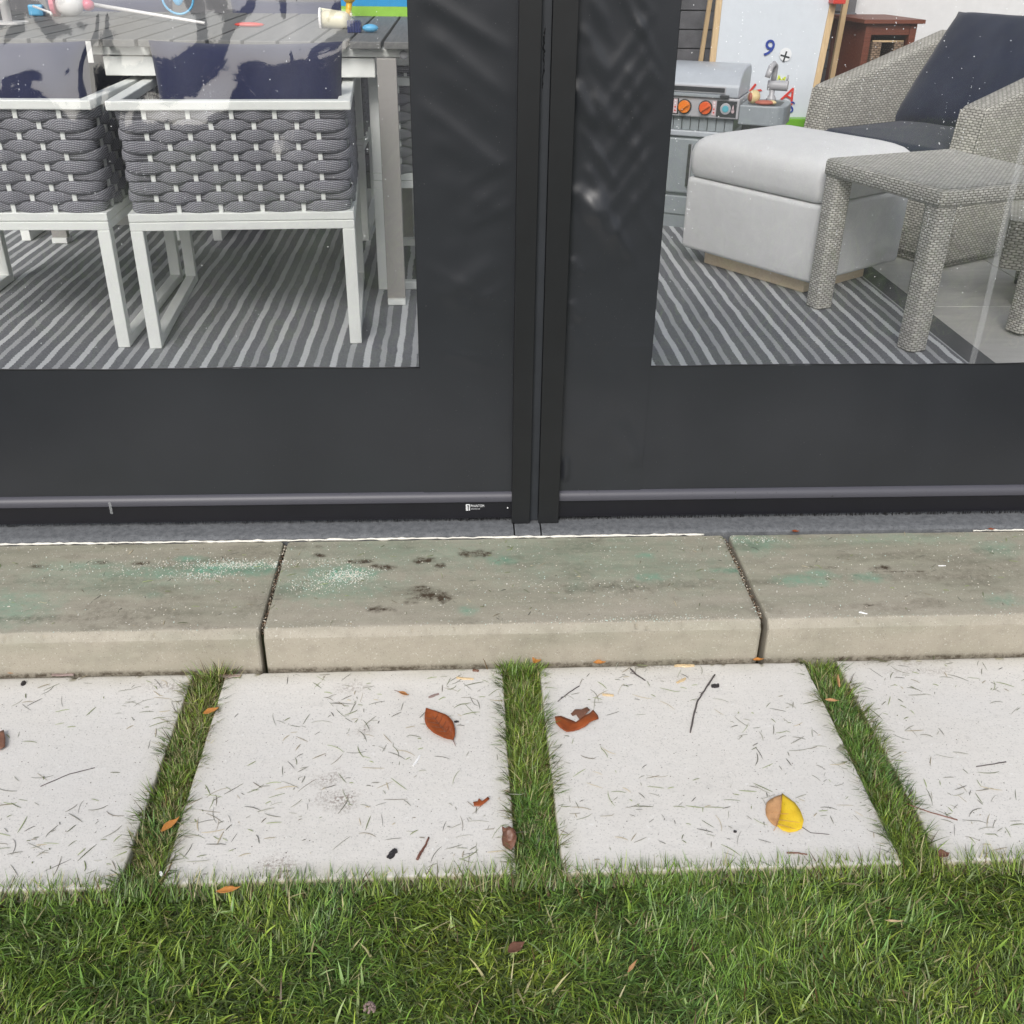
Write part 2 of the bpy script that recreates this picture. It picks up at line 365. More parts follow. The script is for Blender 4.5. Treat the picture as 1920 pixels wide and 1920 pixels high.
tl = k.n('BsdfTranslucent'); k.l(va.outputs[0], tl.inputs[0]); ms = k.n('MixShader'); ms.inputs[0].default_value = .28
k.l(k.p.outputs[0], ms.inputs[1]); k.l(tl.outputs[0], ms.inputs[2]); k.l(ms.outputs[0], k.out.inputs[0]); M['grass'] = k.m
k = N('dry_litter'); va = k.n('VertexColor', layer_name='Col'); k.base(va.outputs[0]); k.rough(.6); M['litter'] = k.m
def leafm(name, a, b, vein=None):
    k = N(name); co = k.coord(); f = k.noise(co, 45, 5, .7); g = k.noise(co, 260, 3, .7)
    c = k.mix(k.ramp(f, [(.3, 0.), (.7, 1.)]), a, b); c = k.mix(k.ramp(g, [(.6, 0.), (.72, .6)]), c, sc(a, .35))
    k.base(c); k.rough(.45); k.bump(g, .3, .001); return k.m
M['leaf_red'] = leafm('russet_leaf', (.20, .040, .007), (.32, .075, .014))
M['leaf_orange'] = leafm('orange_leaf', (.42, .16, .03), (.55, .26, .07))
M['leaf_yellow'] = leafm('yellow_leaf', (.66, .42, .015), (.78, .55, .03))
M['leaf_tan'] = leafm('tan_leaf', (.45, .24, .11), (.58, .33, .16))
M['leaf_brown'] = leafm('brown_leaf', (.10, .045, .028), (.20, .09, .055))
M['chip'] = leafm('pale_wood_chip', (.50, .36, .20), (.66, .52, .32))
M['twig'] = leafm('dark_twig', (.05, .045, .045), (.12, .10, .10))
M['twig_brown'] = leafm('reddish_twig', (.13, .05, .035), (.22, .09, .06))
M['black_bit'] = leafm('black_bark', (.012, .011, .013), (.03, .025, .028))
M['bark'] = leafm('mauve_bark', (.20, .14, .13), (.32, .24, .22))
M['shred'] = leafm('white_plastic', (.8, .8, .8), (.88, .88, .88))
def plastic(name, c, rough=.35): return simple(name, c, rough, var=.05)
M['toy_white'] = plastic('white_plastic_toy', (.75, .74, .73)); M['toy_pink'] = plastic('pink_plastic', (.62, .13, .20)); M['toy_blue'] = plastic('light_blue_plastic', (.12, .42, .68))
M['toy_navy'] = plastic('navy_plastic', (.015, .025, .12)); M['toy_red'] = plastic('red_plastic', (.62, .05, .035)); M['toy_yellow'] = plastic('yellow_plastic', (.80, .46, .01))
M['toy_cream'] = plastic('cream_plastic', (.66, .62, .45)); M['toy_green'] = plastic('green_plastic', (.16, .42, .03)); M['toy_lime'] = plastic('lime_plastic', (.60, .70, .05))
M['toy_orange'] = plastic('orange_knob', (.75, .20, .015)); M['toy_orange2'] = plastic('red_orange_knob', (.68, .10, .015)); M['print_blue'] = plastic('blue_print', (.02, .30, .62))
M['print_green'] = plastic('green_print', (.28, .55, .06)); M['deep_blue'] = plastic('deep_blue_plastic', (.02, .05, .30))
M['toy_grey'] = plastic('grey_toy_plastic', (.27, .30, .32), .4); M['toy_grey_light'] = plastic('light_grey_toy_plastic', (.42, .45, .49), .3); M['toy_dark'] = plastic('charcoal_toy_plastic', (.035, .038, .042), .4)
M['toy_silver'] = plastic('silver_toy_plastic', (.40, .40, .42), .25); M['board'] = simple('whiteboard', (.60, .64, .69), .25, var=.02)
M['dial'] = plastic('dial_blue', (.10, .38, .46)); M['sticker'] = plastic('pale_pink_sticker', (.62, .48, .50)); M['bun'] = plastic('toy_bun', (.68, .54, .28), .5); M['meat'] = plastic('toy_meat', (.42, .13, .09), .7)
M['print_white'] = plastic('white_print', (.75, .76, .78), .5)

# ============================================================ SETTING
ZF = .12
g = MB(); g.box(-60, 60, -70, 1.9, -.6, -.034); o = g.build('ground', M['soil']); tag(o, 'dark soil ground under the lawn and pavers', kind='structure')
g = MB(); g.box(-60, 60, 1.9, 60, -.6, -.036); o = g.build('ground', M['soil']); tag(o, 'bare ground under the patio', kind='structure')
# patio floor with tiles
pf = empty('patio_floor', (0, 0, ZF)); tag(pf, 'pale tiled covered patio floor', kind='structure')
g = MB(); g.box(-4.2, 4.4, 2.50, 6.95, -.14, -.006); g.build('slab', M['grout'], pf)
tw_, td = .86, .86; tm = MB(); tm.box(.003, tw_-.003, .003, td-.003, -.012, 0); tme = tm.mesh('tile'); tme.materials.append(M['tile'])
for i in range(10):
    for j in range(5):
        x0 = -4.2+i*tw_; y0 = 2.555+j*td
        t_ = link('tile', tme, None, pf, (x0, y0, 0)); 
        b = t_.modifiers.new('bevel', 'BEVEL'); b.width = .002; b.segments = 1
# threshold
th = empty('threshold', (0, 0, 0)); tag(th, 'worn blue grey concrete threshold strip under the dark screens', 'threshold')
def prof(xa, xb, P, n=2):
    g_ = MB(); rings = [[(x_, y_, z_) for y_, z_ in P] for x_ in np.linspace(xa, xb, n)]
    rings = [r[::-1] for r in rings]; g_.loft(rings); return g_
for xa, xb in ((-1.9, .1405), (.1445, .2125), (.2165, 2.4)):
    prof(xa, xb, [(2.354, -.02), (2.498, -.02), (2.498, .1215), (2.372, .1190), (2.361, .1165), (2.354, .1125)]).build('threshold_piece', M['threshold'], th, auto=40)
# caulk bead: thin irregular
def bead(x0, x1, y, z, r, mat, parent, n=160, jit=.3, name='caulk_bead'):
    g_ = MB(); xs = np.linspace(x0, x1, n); g_.tube([(x_, y+random.uniform(-1, 1)*r*jit, z+random.uniform(-1, 1)*r*jit) for x_ in xs], [r*random.uniform(1-jit*1.6, 1+jit) for _ in xs], 6)
    return g_.build(name, mat, parent, smooth=True)
bead(-1.5, .655, 2.3495, .1100, .0034, M['caulk'], th)
bead(1.40, 1.75, 2.3495, .1095, .0025, M['caulk'], th, 40)

# ------------------------------------------------------------ noise for stains
def vnoise(x, y, s, seed=0):
    r_ = np.random.default_rng(seed); out = np.zeros_like(x); amp = 1.; tot = 0
    for o_ in range(4):
        t_ = r_.random((64, 64)); xs = (x*s*2**o_) % 64; ys = (y*s*2**o_) % 64
        i = xs.astype(int); j = ys.astype(int); fx = xs-i; fy = ys-j; fx = fx*fx*(3-2*fx); fy = fy*fy*(3-2*fy); i2 = (i+1) % 64; j2 = (j+1) % 64
        v = t_[i, j]*(1-fx)*(1-fy)+t_[i2, j]*fx*(1-fy)+t_[i, j2]*(1-fx)*fy+t_[i2, j2]*fx*fy
        out += v*amp; tot += amp; amp *= .55
    return out/tot
def spot(X, Y, cx, cy, rx, ry, seed=3, rag=.9):
    d = np.sqrt(((X-cx)/rx/1.2)**2+((Y-cy)/ry/1.35)**2)+(vnoise(X+5, Y+5, 45, seed)-.5)*rag*2
    return np.clip(1.25-d, 0, 1)

# ------------------------------------------------------------ step blocks
ZS = .108; YF = 1.937; YB = 2.347
def step_block(x0, x1, label, teal, dirt, seed):
    ch = .017
    py = [(YF+.004, -.034), (YF, .0)]+[(YF, z_) for z_ in np.linspace(.01, ZS-ch-.004, 8)]+[(YF+.0008, ZS-ch+.0005), (YF+.004, ZS-ch*.78), (YF+.009, ZS-ch*.5), (YF+.014, ZS-ch*.22), (YF+.018, ZS-.0010), (YF+.021, ZS)]
    py += [(y_, ZS) for y_ in np.linspace(YF+.026, YB-.003, 80)]+[(YB, ZS-.003), (YB, -.034)]
    e = .007; xs = np.concatenate([[x0, x0+.002, x0+e], np.arange(x0+e+.005, x1-e-.002, .005), [x1-e, x1-.002, x1]])
    inset = np.concatenate([[e, .0025, 0], np.zeros(len(xs)-6), [0, .0025, e]])
    A = np.array(py); yc, zc = 2.14, .03
    X, K = np.meshgrid(xs, np.arange(len(py))); I = np.repeat(inset[None, :], len(py), 0)
    Y = A[K, 0]; Z = A[K, 1]; Yo = Y+np.sign(yc-Y)*np.where(np.abs(Y-yc) > .19, I, 0); Zo = Z-np.where(Z > .09, I*.8, 0)
    nz_ = (vnoise(X+9, Y+Z+9, 30, seed)-.5)*.0016; chip = np.clip(vnoise(X+3, Y*2+Z*2+3, 60, seed+5)-.66, 0, 1)*.03
    edge = np.exp(-((Z-(ZS-ch*.5))/.008)**2)*(Y < YF+.03)
    Yo = Yo+edge*chip+nz_*(Z > .02); Zo = Zo-edge*chip*.6+nz_*(Y > YF+.02)
    V = np.stack([X, Yo, Zo], -1).reshape(-1, 3); nx, ny = len(xs), len(py)
    i = (np.arange(nx-1)[None, :]+np.arange(ny-1)[:, None]*nx).ravel(); F = np.stack([i, i+1, i+1+nx, i+nx], 1)
    C = np.zeros((ny, nx, 3)); top = np.clip((Y-(YF+.02))/.14, 0, 1); onTop = (Z > ZS-.002)
    C[..., 2] = onTop*np.clip(top*.55+.25+(vnoise(X*.6+7, Y*3+7, 8, seed)-.5)*1.3, 0, 1)*(Y > YF+.02)
    C[..., 0] = np.maximum(C[..., 0], onTop*np.clip((vnoise(X+11, Y*2.5+1, 7, seed+21)-.55)*1.6, 0, .18)*(Y > YF+.02))
    C[..., 2] += (~onTop)*np.clip((vnoise(X+2, Z*4+2, 6, seed+1)-.45)*1.6, 0, .6)
    for cx, cy, rx, ry, a in teal: C[..., 1] = np.maximum(C[..., 1], onTop*a*.9*spot(X, Y, cx, cy, rx*1.1, ry*1.2, seed, .6))
    for cx, cy, rx, ry, a in dirt: C[..., 0] = np.maximum(C[..., 0], onTop*a*spot(X, Y, cx, cy, rx, ry, seed+2, 1.1))
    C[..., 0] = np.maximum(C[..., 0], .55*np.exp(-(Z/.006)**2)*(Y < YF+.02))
    me = np_mesh('concrete_block', V, F, True, C.reshape(-1, 3), 'Stain')
    o_ = link('concrete_step_block', me, M['step']); me.set_sharp_from_angle(angle=R(24))
    tag(o_, label, 'step block', 'concrete step blocks along the threshold')
    g_ = MB(); n_ = len(py)
    ring0 = [tuple(V[r_*nx]) for r_ in range(n_)]; ring1 = [tuple(V[r_*nx+nx-1]) for r_ in range(n_)]
    g_.add(ring0, [tuple(range(n_))[::-1]]); g_.build('end_face', M['step'], o_); g_ = MB(); g_.add(ring1, [tuple(range(n_))]); g_.build('end_face', M['step'], o_)
    return o_
def T(px, py): p = onz(px, py, ZS); return p[0], p[1]
def TS(L): return [(*T(a, b), rx, ry, v) for a, b, rx, ry, v in L]
step_block(-1.66, -.469, 'left tan concrete step block dusted with green chalk streak', TS([(420, 1068, .16, .022, .9), (300, 1075, .14, .02, .55), (160, 1062, .10, .02, .45), (20, 1140, .09, .05, .5), (352, 1048, .03, .012, .8), (190, 1085, .25, .05, .25), (290, 1115, .02, .012, .35)]),
           TS([(190, 1054, .02, .006, .7), (265, 1056, .03, .006, .6), (75, 1062, .02, .006, .6), (60, 1160, .3, .012, .3)]), 1)
step_block(-.459, .7065, 'middle tan concrete step block with dark dirt marks and mint chalk patch', TS([(640, 1078, .075, .030, 1.), (620, 1095, .13, .05, .45), (942, 1050, .035, .016, .8), (1210, 1042, .03, .010, .75), (1222, 1083, .035, .016, .75), (1365, 1070, .05, .010, .75), (880, 1145, .02, .014, .6), (1080, 1095, .03, .03, .3), (900, 1035, .5, .06, .25), (1150, 1060, .3, .08, .22)]),
           TS([(893, 1038, .035, .012, .95), (800, 1050, .03, .011, .95), (720, 1063, .03, .010, .95), (680, 1053, .03, .005, .9), (822, 1060, .012, .008, .95), (805, 1118, .038, .018, 1.), (798, 1105, .03, .014, .7), (712, 1142, .022, .010, .7), (600, 1042, .014, .006, .7), (600, 1025, .01, .006, .6), (1150, 1098, .14, .02, .35), (775, 1130, .02, .005, .5)]), 2)
step_block(.7225, 1.95, 'right tan concrete step block with one dark smudge near its middle', TS([(1415, 1020, .07, .035, .5), (1510, 1088, .06, .018, .65), (1540, 1077, .035, .014, .6), (1625, 1083, .035, .018, .7), (1870, 1028, .05, .03, .45), (1885, 1125, .04, .02, .45), (1700, 1010, .2, .02, .3)]),
           TS([(1655, 1066, .03, .011, .9), (1680, 1072, .06, .003, .8), (1540, 1065, .04, .004, .4), (1628, 1134, .012, .005, .8), (1760, 1080, .2, .02, .25)]), 3)

# ------------------------------------------------------------ pavers
def paver(x0, x1, y0, y1, label, stains, green, seed):
    e = .0035; st = .007
    xs = np.concatenate([[x0, x0, x0+.001, x0+e], np.arange(x0+e+st, x1-e-st/2, st), [x1-e, x1-.001, x1, x1]])
    ys = np.concatenate([[y0, y0, y0+.001, y0+e], np.arange(y0+e+st, y1-e-st/2, st), [y1-e, y1-.001, y1, y1]])
    X, Y = np.meshgrid(xs, ys); nx, ny = len(xs), len(ys)
    drop = np.zeros((ny, nx)); ia = np.minimum(np.arange(nx), np.arange(nx)[::-1]); ja = np.minimum(np.arange(ny), np.arange(ny)[::-1])
    dr = np.array([.045, .004, .0018, 0.]); D = np.maximum(np.where(ja < 4, dr[np.minimum(ja, 3)], 0)[:, None], np.where(ia < 4, dr[np.minimum(ia, 3)], 0)[None, :])
    wob = (vnoise(X+3, Y+3, 9, seed)-.5)*.006
    ex = np.minimum(np.minimum(X-x0, x1-X), np.minimum(Y-y0, y1-Y)); ew = np.clip(1-ex/.02, 0, 1)
    cx, cy = (x0+x1)/2, (y0+y1)/2
    Xo = X+np.sign(cx-X)*np.abs(wob)*ew*(ia[None, :] < 12); Yo = Y+np.sign(cy-Y)*np.abs(wob)*ew*(ja[:, None] < 12)
    chipn = np.clip(vnoise(X+8, Y+8, 40, seed)-.68, 0, 1)*.05*ew
    Z = -D-chipn+(vnoise(X, Y, 25, seed+3)-.5)*.0007
    V = np.stack([Xo, Yo, Z], -1).reshape(-1, 3); i = (np.arange(nx-1)[None, :]+np.arange(ny-1)[:, None]*nx).ravel(); F = np.stack([i, i+1, i+1+nx, i+nx], 1)
    C = np.zeros((ny, nx, 3))
    for px, py, rx, ry, a in stains: p = onz(px, py, 0); C[..., 0] = np.maximum(C[..., 0], a*spot(X, Y, p[0], p[1], rx, ry, seed, .8))
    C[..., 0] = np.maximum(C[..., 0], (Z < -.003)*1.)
    C[..., 1] = np.clip(1-ex/.05, 0, 1)*vnoise(X+1, Y+1, 12, seed+9)*green; C[..., 0] = np.maximum(C[..., 0], np.clip(1-ex/.028, 0, 1)*np.clip((vnoise(X+4, Y+4, 7, seed+13)-.5)*5, 0, 1)*.8); C[..., 1] = np.where(Z < -.0012, 1.3, C[..., 1])
    me = np_mesh('paver', V, F, True, C.reshape(-1, 3), 'Stain'); me.set_sharp_from_angle(angle=R(55))
    o_ = link('concrete_paver', me, M['paver']); tag(o_, label, 'paver', 'square pale concrete pavers in a row'); return o_
PY0, PY1 = 1.311, 1.930
paver(-1.285, -.628, PY0, PY1, 'pale paver at far left left of the first grass joint', [(300, 1285, .05, .012, .5), (330, 1290, .02, .01, .7)], .9, 11)
paver(-.554, .094, PY0+.004, PY1, 'pale paver with the whole russet leaf and brown speckle stains', [(620, 1460, .03, .018, .7), (635, 1497, .035, .022, .9), (535, 1650, .03, .018, 1.), (520, 1625, .03, .02, .6), (660, 1290, .035, .018, .4), (685, 1370, .02, .012, .5)], .9, 12)
paver(.178, .8195, PY0, PY1-.002, 'pale paver holding the long twig and the yellow leaf', [(1240, 1272, .03, .008, .35), (1300, 1270, .05, .01, .3)], .8, 13)
paver(.8965, 1.56, PY0, PY1, 'pale paver at far right right of the last grass joint', [(1740, 1258, .08, .012, .45), (1700, 1245, .04, .006, .6)], .8, 14)

# ============================================================ GRASS
def blade_mesh(name, px, py, pz_, ln, wd, az, lean, curve, col, flat=False):
    n = len(px); S = 4; V = np.zeros((n, S*2-1, 3)); C = np.zeros((n, S*2-1, 3))
    dirx, diry = np.cos(az), np.sin(az); sxv, syv = -diry, dirx
    twist = rng.uniform(-.6, .6, n)
    h = np.zeros(n); r_ = np.zeros(n); ang = lean.copy()
    for s_ in range(S):
        t_ = s_/(S-1)
        if s_: h = h+np.cos(ang)*ln/(S-1); r_ = r_+np.sin(ang)*ln/(S-1); ang = ang+curve/(S-1)
        cx = px+dirx*r_; cy = py+diry*r_; cz = pz_+np.maximum(h, -.01)
        wv = wd*(1-t_**1.8)*.5; ca = np.cos(twist*t_)
        if s_ < S-1:
            V[:, 2*s_] = np.stack([cx-sxv*wv*ca, cy-syv*wv*ca, cz-wv*np.sin(twist*t_)], 1); V[:, 2*s_+1] = np.stack([cx+sxv*wv*ca, cy+syv*wv*ca, cz+wv*np.sin(twist*t_)], 1)
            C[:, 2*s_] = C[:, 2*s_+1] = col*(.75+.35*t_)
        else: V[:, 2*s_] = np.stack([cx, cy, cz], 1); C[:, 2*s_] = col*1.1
    k0 = np.arange(n)[:, None]*(S*2-1)
    F = []
    for s_ in range(S-2): a = 2*s_; F += [k0+np.array([[a, a+1, a+3]]), k0+np.array([[a, a+3, a+2]])]
    a = 2*(S-2); F.append(k0+np.array([[a, a+1, a+2]]))
    return np_mesh(name, V.reshape(-1, 3), np.concatenate(F, 0), False, C.reshape(-1, 3))
def grass_cols(x, y, n, dry=.045):
    a = vnoise(x+20, y+20, 5, 31); b = vnoise(x+40, y+40, 9, 32)
    green = np.array([.150, .265, .046]); yel = np.array([.270, .345, .050]); blue = np.array([.105, .225, .075]); tan = np.array([.46, .42, .22]); brn = np.array([.15, .09, .04])
    t1 = np.clip((a-.42)*2.2+rng.normal(0, .35, n), 0, 1)[:, None]; t2 = np.clip((b-.5)*2.5+rng.normal(0, .3, n), 0, 1)[:, None]
    c_ = green*(1-t1)+yel*t1; c_ = c_*(1-t2*.7)+blue*t2*.7
    c_ = c_*(.30+rng.beta(1.3, 2.2, n)*2.1)[:, None]; hl = rng.random(n) < .07; c_[hl] = c_[hl]*.6+np.array([.27, .33, .18])
    dm = rng.random(n) < dry*(.4+1.6*a); c_[dm] = tan*rng.uniform(.6, 1.5, dm.sum())[:, None]
    dm = rng.random(n) < dry*.6; c_[dm] = brn*rng.uniform(.5, 1.3, dm.sum())[:, None]
    return c_
def field(n, x0, x1, y0, y1): return rng.uniform(x0, x1, n), rng.uniform(y0, y1, n)
# lawn, near and far (the far part, behind the camera, is only seen mirrored)
n = 125000; x, y = field(n, -1.25, 1.4, .80, 1.308)
tuft = vnoise(x+2, y+2, 14, 51); keep = rng.random(n) < np.clip(.55+1.1*(tuft-.4), .35, 1); x, y, tuft = x[keep], y[keep], tuft[keep]; n = len(x)
az = 2*math.pi*vnoise(x+6, y+6, 4, 52)*2+rng.normal(0, 1.1, n)
edge = np.clip((1.308-y)/.05, 0, 1)
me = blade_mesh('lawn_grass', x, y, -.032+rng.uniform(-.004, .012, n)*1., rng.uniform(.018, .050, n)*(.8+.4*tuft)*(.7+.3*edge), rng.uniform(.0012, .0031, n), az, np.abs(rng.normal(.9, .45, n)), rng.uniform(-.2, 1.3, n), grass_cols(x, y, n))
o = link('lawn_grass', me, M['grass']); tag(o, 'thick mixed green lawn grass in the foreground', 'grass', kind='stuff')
n = 4500; x, y = field(n, -1.25, 1.4, .80, 1.30); az = rng.uniform(0, 6.28, n)
me = blade_mesh('broad_blades', x, y, np.full(n, -.028), rng.uniform(.03, .065, n), rng.uniform(.0035, .0062, n), az, np.abs(rng.normal(.9, .35, n)), rng.uniform(.0, 1.2, n), grass_cols(x, y, n, .06)*.95)
o = link('broad_grass', me, M['grass']); tag(o, 'broader pale grass blades scattered through the lawn', 'grass', kind='stuff')
# thatch under
n = 26000; x, y = field(n, -1.25, 1.4, .80, 1.30); c_ = np.array([.10, .13, .04])*rng.uniform(.3, 1.6, (n, 1))+np.array([0, .02, 0])*rng.random((n, 1))
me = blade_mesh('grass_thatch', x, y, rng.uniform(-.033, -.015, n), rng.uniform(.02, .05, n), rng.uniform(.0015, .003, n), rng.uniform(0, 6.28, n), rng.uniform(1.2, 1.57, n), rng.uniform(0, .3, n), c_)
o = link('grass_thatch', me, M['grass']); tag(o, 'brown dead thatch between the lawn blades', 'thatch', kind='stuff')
n = 60000; x, y = field(n, -9, 9, -8, .80); s_ = 1.7
me = blade_mesh('far_lawn', x, y, np.full(n, -.033), rng.uniform(.04, .09, n)*s_, rng.uniform(.006, .014, n)*s_, rng.uniform(0, 6.28, n), np.abs(rng.normal(.6, .3, n)), rng.uniform(.1, .9, n), grass_cols(x, y, n))
o = link('far_lawn', me, M['grass']); tag(o, 'lawn carrying on behind the photographer', 'grass', kind='stuff')
def strip(xa, xb, label, dry, seed, density=10500):
    n = density; y = rng.uniform(1.300, 1.936, n); u = rng.beta(1.1, 1.1, n); x = xa+.003+u*(xb-xa-.006)
    holes = vnoise(x+seed, y+seed, 16, seed); hgt = np.clip(.35+1.3*holes, .35, 1.15)
    side = (u-.5)*2; az = np.where(rng.random(n) < .5, np.where(side > 0, 0, math.pi)+rng.normal(0, .9, n), rng.uniform(0, 6.28, n))
    c_ = grass_cols(x+seed, y, n, dry)*.92
    m_ = 1900; sd = rng.integers(0, 2, m_); y2 = rng.uniform(1.31, 1.93, m_); k2 = rng.random(m_) < np.clip(3.4*(vnoise(y2+seed, sd*7.+3, 22, seed+4)-.40), .05, 1); sd = sd[k2]; y2 = y2[k2]; m_ = len(y2)
    me = blade_mesh('edge_blades', np.where(sd == 0, xa+.004, xb-.004)+rng.uniform(-.004, .004, m_), y2, np.full(m_, -.006), rng.uniform(.014, .050, m_), rng.uniform(.0009, .0024, m_), np.where(sd == 0, math.pi, 0)+rng.normal(0, .7, m_), rng.uniform(.7, 1.45, m_), rng.uniform(-.1, .6, m_), grass_cols(y2+seed, y2, m_, dry)*.55)
    oe_ = link('edge_blades', me, M['grass'])
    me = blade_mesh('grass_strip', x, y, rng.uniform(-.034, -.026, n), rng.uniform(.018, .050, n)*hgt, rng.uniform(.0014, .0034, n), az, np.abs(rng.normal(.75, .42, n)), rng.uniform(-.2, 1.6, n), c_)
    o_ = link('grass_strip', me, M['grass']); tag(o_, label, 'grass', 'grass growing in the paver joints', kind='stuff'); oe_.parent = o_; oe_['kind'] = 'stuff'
strip(-.628, -.554, 'left strip of grass with orange leaves caught in it', .22, 61)
strip(.094, .178, 'middle strip of grass climbing the step at its top end', .10, 62, 12000)
strip(.8195, .8965, 'right strip of grass yellowing toward the lawn', .12, 63)
n = 380; x = rng.normal(.135, .026, n); y = rng.uniform(1.895, 1.928, n); az = rng.uniform(0, 6.28, n)
me = blade_mesh('climbing_tuft', x, y, np.full(n, -.02), rng.uniform(.035, .065, n), rng.uniform(.0018, .0034, n), az, np.abs(rng.normal(.3, .25, n)), rng.uniform(.2, 1.3, n), grass_cols(x, y, n, .15)*1.1)
o = link('grass_tuft', me, M['grass']); tag(o, 'taller grass tuft leaning on the middle step block', 'grass', kind='stuff')
n = 160; x = rng.normal(-.575, .02, n); y = rng.uniform(1.90, 1.928, n)
me = blade_mesh('small_tuft', x, y, np.full(n, -.02), rng.uniform(.04, .08, n), rng.uniform(.0016, .003, n), rng.uniform(0, 6.28, n), np.abs(rng.normal(.5, .3, n)), rng.uniform(.2, 1.3, n), grass_cols(x, y, n, .3))
o = link('grass_tuft', me, M['grass']); tag(o, 'thin grass tuft at the top of the left strip', 'grass', kind='stuff')
# long ragged blades reaching over paver edges from the lawn
n = 3400; x = rng.uniform(-1.2, 1.4, n); y = rng.uniform(1.285, 1.313, n); az = rng.normal(math.pi/2, .55, n)
me = blade_mesh('fringe_grass', x, y, np.full(n, -.012), rng.uniform(.02, .055, n), rng.uniform(.0012, .0026, n), az, rng.uniform(.5, 1.3, n), rng.uniform(.1, .9, n), grass_cols(x, y, n, .10)*.8)
o = link('fringe_grass', me, M['grass']); tag(o, 'ragged grass fringe hanging over the paver edges', 'grass', kind='stuff')
# clippings
def clip_mesh(name, pts, colfn, zoff=.0012, lnr=(.006, .048), wr=(.0006, .0021)):
    V = []; F = []; C = []
    for (x0, y0, z0) in pts:
        a = random.gauss(0, .9) if random.random() < .6 else random.uniform(0, 6.28); L_ = random.uniform(*lnr)*(1 if random.random() < .7 else .5); w0 = random.uniform(*wr); kk = random.gauss(0, 14); col = colfn(); kink = random.random() < .18; kk2 = random.gauss(0, 70) if kink else kk
        x_, y_ = x0, y0; b0 = len(V); S = 5
        for s_ in range(S):
            t_ = s_/(S-1); wv = w0*.5*(1-abs(2*t_-1)**3*.8); nx_, ny_ = -math.sin(a), math.cos(a); zz_ = z0+zoff+math.sin(t_*math.pi)*w0*.6
            V += [(x_-nx_*wv, y_-ny_*wv, zz_-.0006), (x_, y_, zz_+wv*.5), (x_+nx_*wv, y_+ny_*wv, zz_-.0006)]; C += [col]*3
            x_ += math.cos(a)*L_/(S-1); y_ += math.sin(a)*L_/(S-1); a += (kk if s_ != 2 else kk2)*L_/(S-1)
            if s_: p_ = b0+3*(s_-1); F += [(p_, p_+1, p_+4, p_+3), (p_+1, p_+2, p_+5, p_+4)]
    return np_mesh(name, np.array(V), np.array(F), True, np.array(C))
def clipcol():
    r_ = random.random()
    if r_ < .45: c_ = np.array([.17, .17, .14])
    elif r_ < .80: c_ = np.array([.15, .185, .07])
    else: c_ = np.array([.28, .24, .16])
    return c_*random.uniform(.4, 1.9)
pts = []
while len(pts) < 1000:
    x_ = random.uniform(-1.2, 1.5); y_ = random.uniform(1.315, 1.925)
    if any(a < x_ < b for a, b in ((-.63, -.552), (.092, .18), (.818, .898))): continue
    dens = .42+2.9*float(vnoise(np.array([x_+30]), np.array([y_+30]), 6, 77)[0]-.52)+(.25 if y_ < 1.5 else 0)
    if random.random() < dens: pts.append((x_, y_, 0))
o = link('grass_clippings', clip_mesh('grass_clippings', pts, clipcol), M['litter']); tag(o, 'dried mown grass clippings scattered over the pale pavers', 'clippings', kind='stuff')
pts = [(random.uniform(-1.4, 1.6), random.uniform(1.965, 2.335), ZS) for _ in range(330)]
o = link('grass_clippings', clip_mesh('step_clippings', pts, clipcol, lnr=(.005, .026)), M['litter']); tag(o, 'dry clippings scattered on top of the step blocks', 'clippings', kind='stuff')
# crumbs and grit
def grit(name, pts, colfn, label, cat, smin=.0008, smax=.0024):
    V = []; F = []; C = []
    for x_, y_, z_ in pts:
        s_ = random.uniform(smin, smax); b0 = len(V); a = random.uniform(0, 1.57); col = colfn()
        for q in range(4): aa = a+q*1.5708; V.append((x_+math.cos(aa)*s_*random.uniform(.6, 1.2), y_+math.sin(aa)*s_*random.uniform(.6, 1.2), z_)); C.append(col)
        V.append((x_, y_, z_+s_*random.uniform(.5, 1.))); C.append(col)
        for q in range(4): F.append((b0+q, b0+(q+1) % 4, b0+4))
    o_ = link(name, np_mesh(name, np.array(V), np.array(F), False, np.array(C)), M['litter']); tag(o_, label, cat, kind='stuff'); return o_
def gpts(px, py, sx_, sy_, n_): c0 = T(px, py); return [(random.gauss(c0[0], sx_), random.gauss(c0[1], sy_), ZS) for _ in range(n_)]
pts = gpts(440, 1058, .075, .013, 620)+gpts(380, 1080, .05, .012, 240)+gpts(300, 1062, .16, .02, 260)+gpts(650, 1078, .035, .018, 620)+gpts(600, 1095, .05, .025, 220)+gpts(520, 1058, .008, .008, 160)+gpts(620, 1052, .05, .012, 90)
pts += [(random.uniform(-1.4, 1.6), random.uniform(1.95, 2.34), ZS) for _ in range(1500)]+[(random.uniform(-1.4, 1.6), random.gauss(YF+.020, .006), ZS-.0005) for _ in range(420)]
pts += gpts(1400, 1012, .05, .010, 130)+gpts(1110, 1100, .09, .03, 90)+gpts(1230, 1160, .12, .006, 130)
pts = [p for p in pts if YF+.016 < p[1] < YB-.004 and not (-.470 < p[0] < -.458 or .706 < p[0] < .7235)]
grit('pale_grit', pts, lambda: np.array(random.choice([(.70, .68, .62), (.62, .60, .52), (.55, .68, .62), (.66, .60, .50)]))*random.uniform(.8, 1.15), 'pale mineral grit sprinkled over the step blocks', 'grit')
pts = [(random.uniform(-1.2, 1.5), random.uniform(1.32, 1.925), 0.) for _ in range(1400)]
pts = [p for p in pts if not any(a < p[0] < b for a, b in ((-.63, -.552), (.092, .18), (.818, .898)))]
grit('dark_crumbs', pts, lambda: np.array((.10, .085, .07))*random.uniform(.4, 1.8), 'small dark crumbs of soil on the pavers', 'crumbs', .0005, .0017)
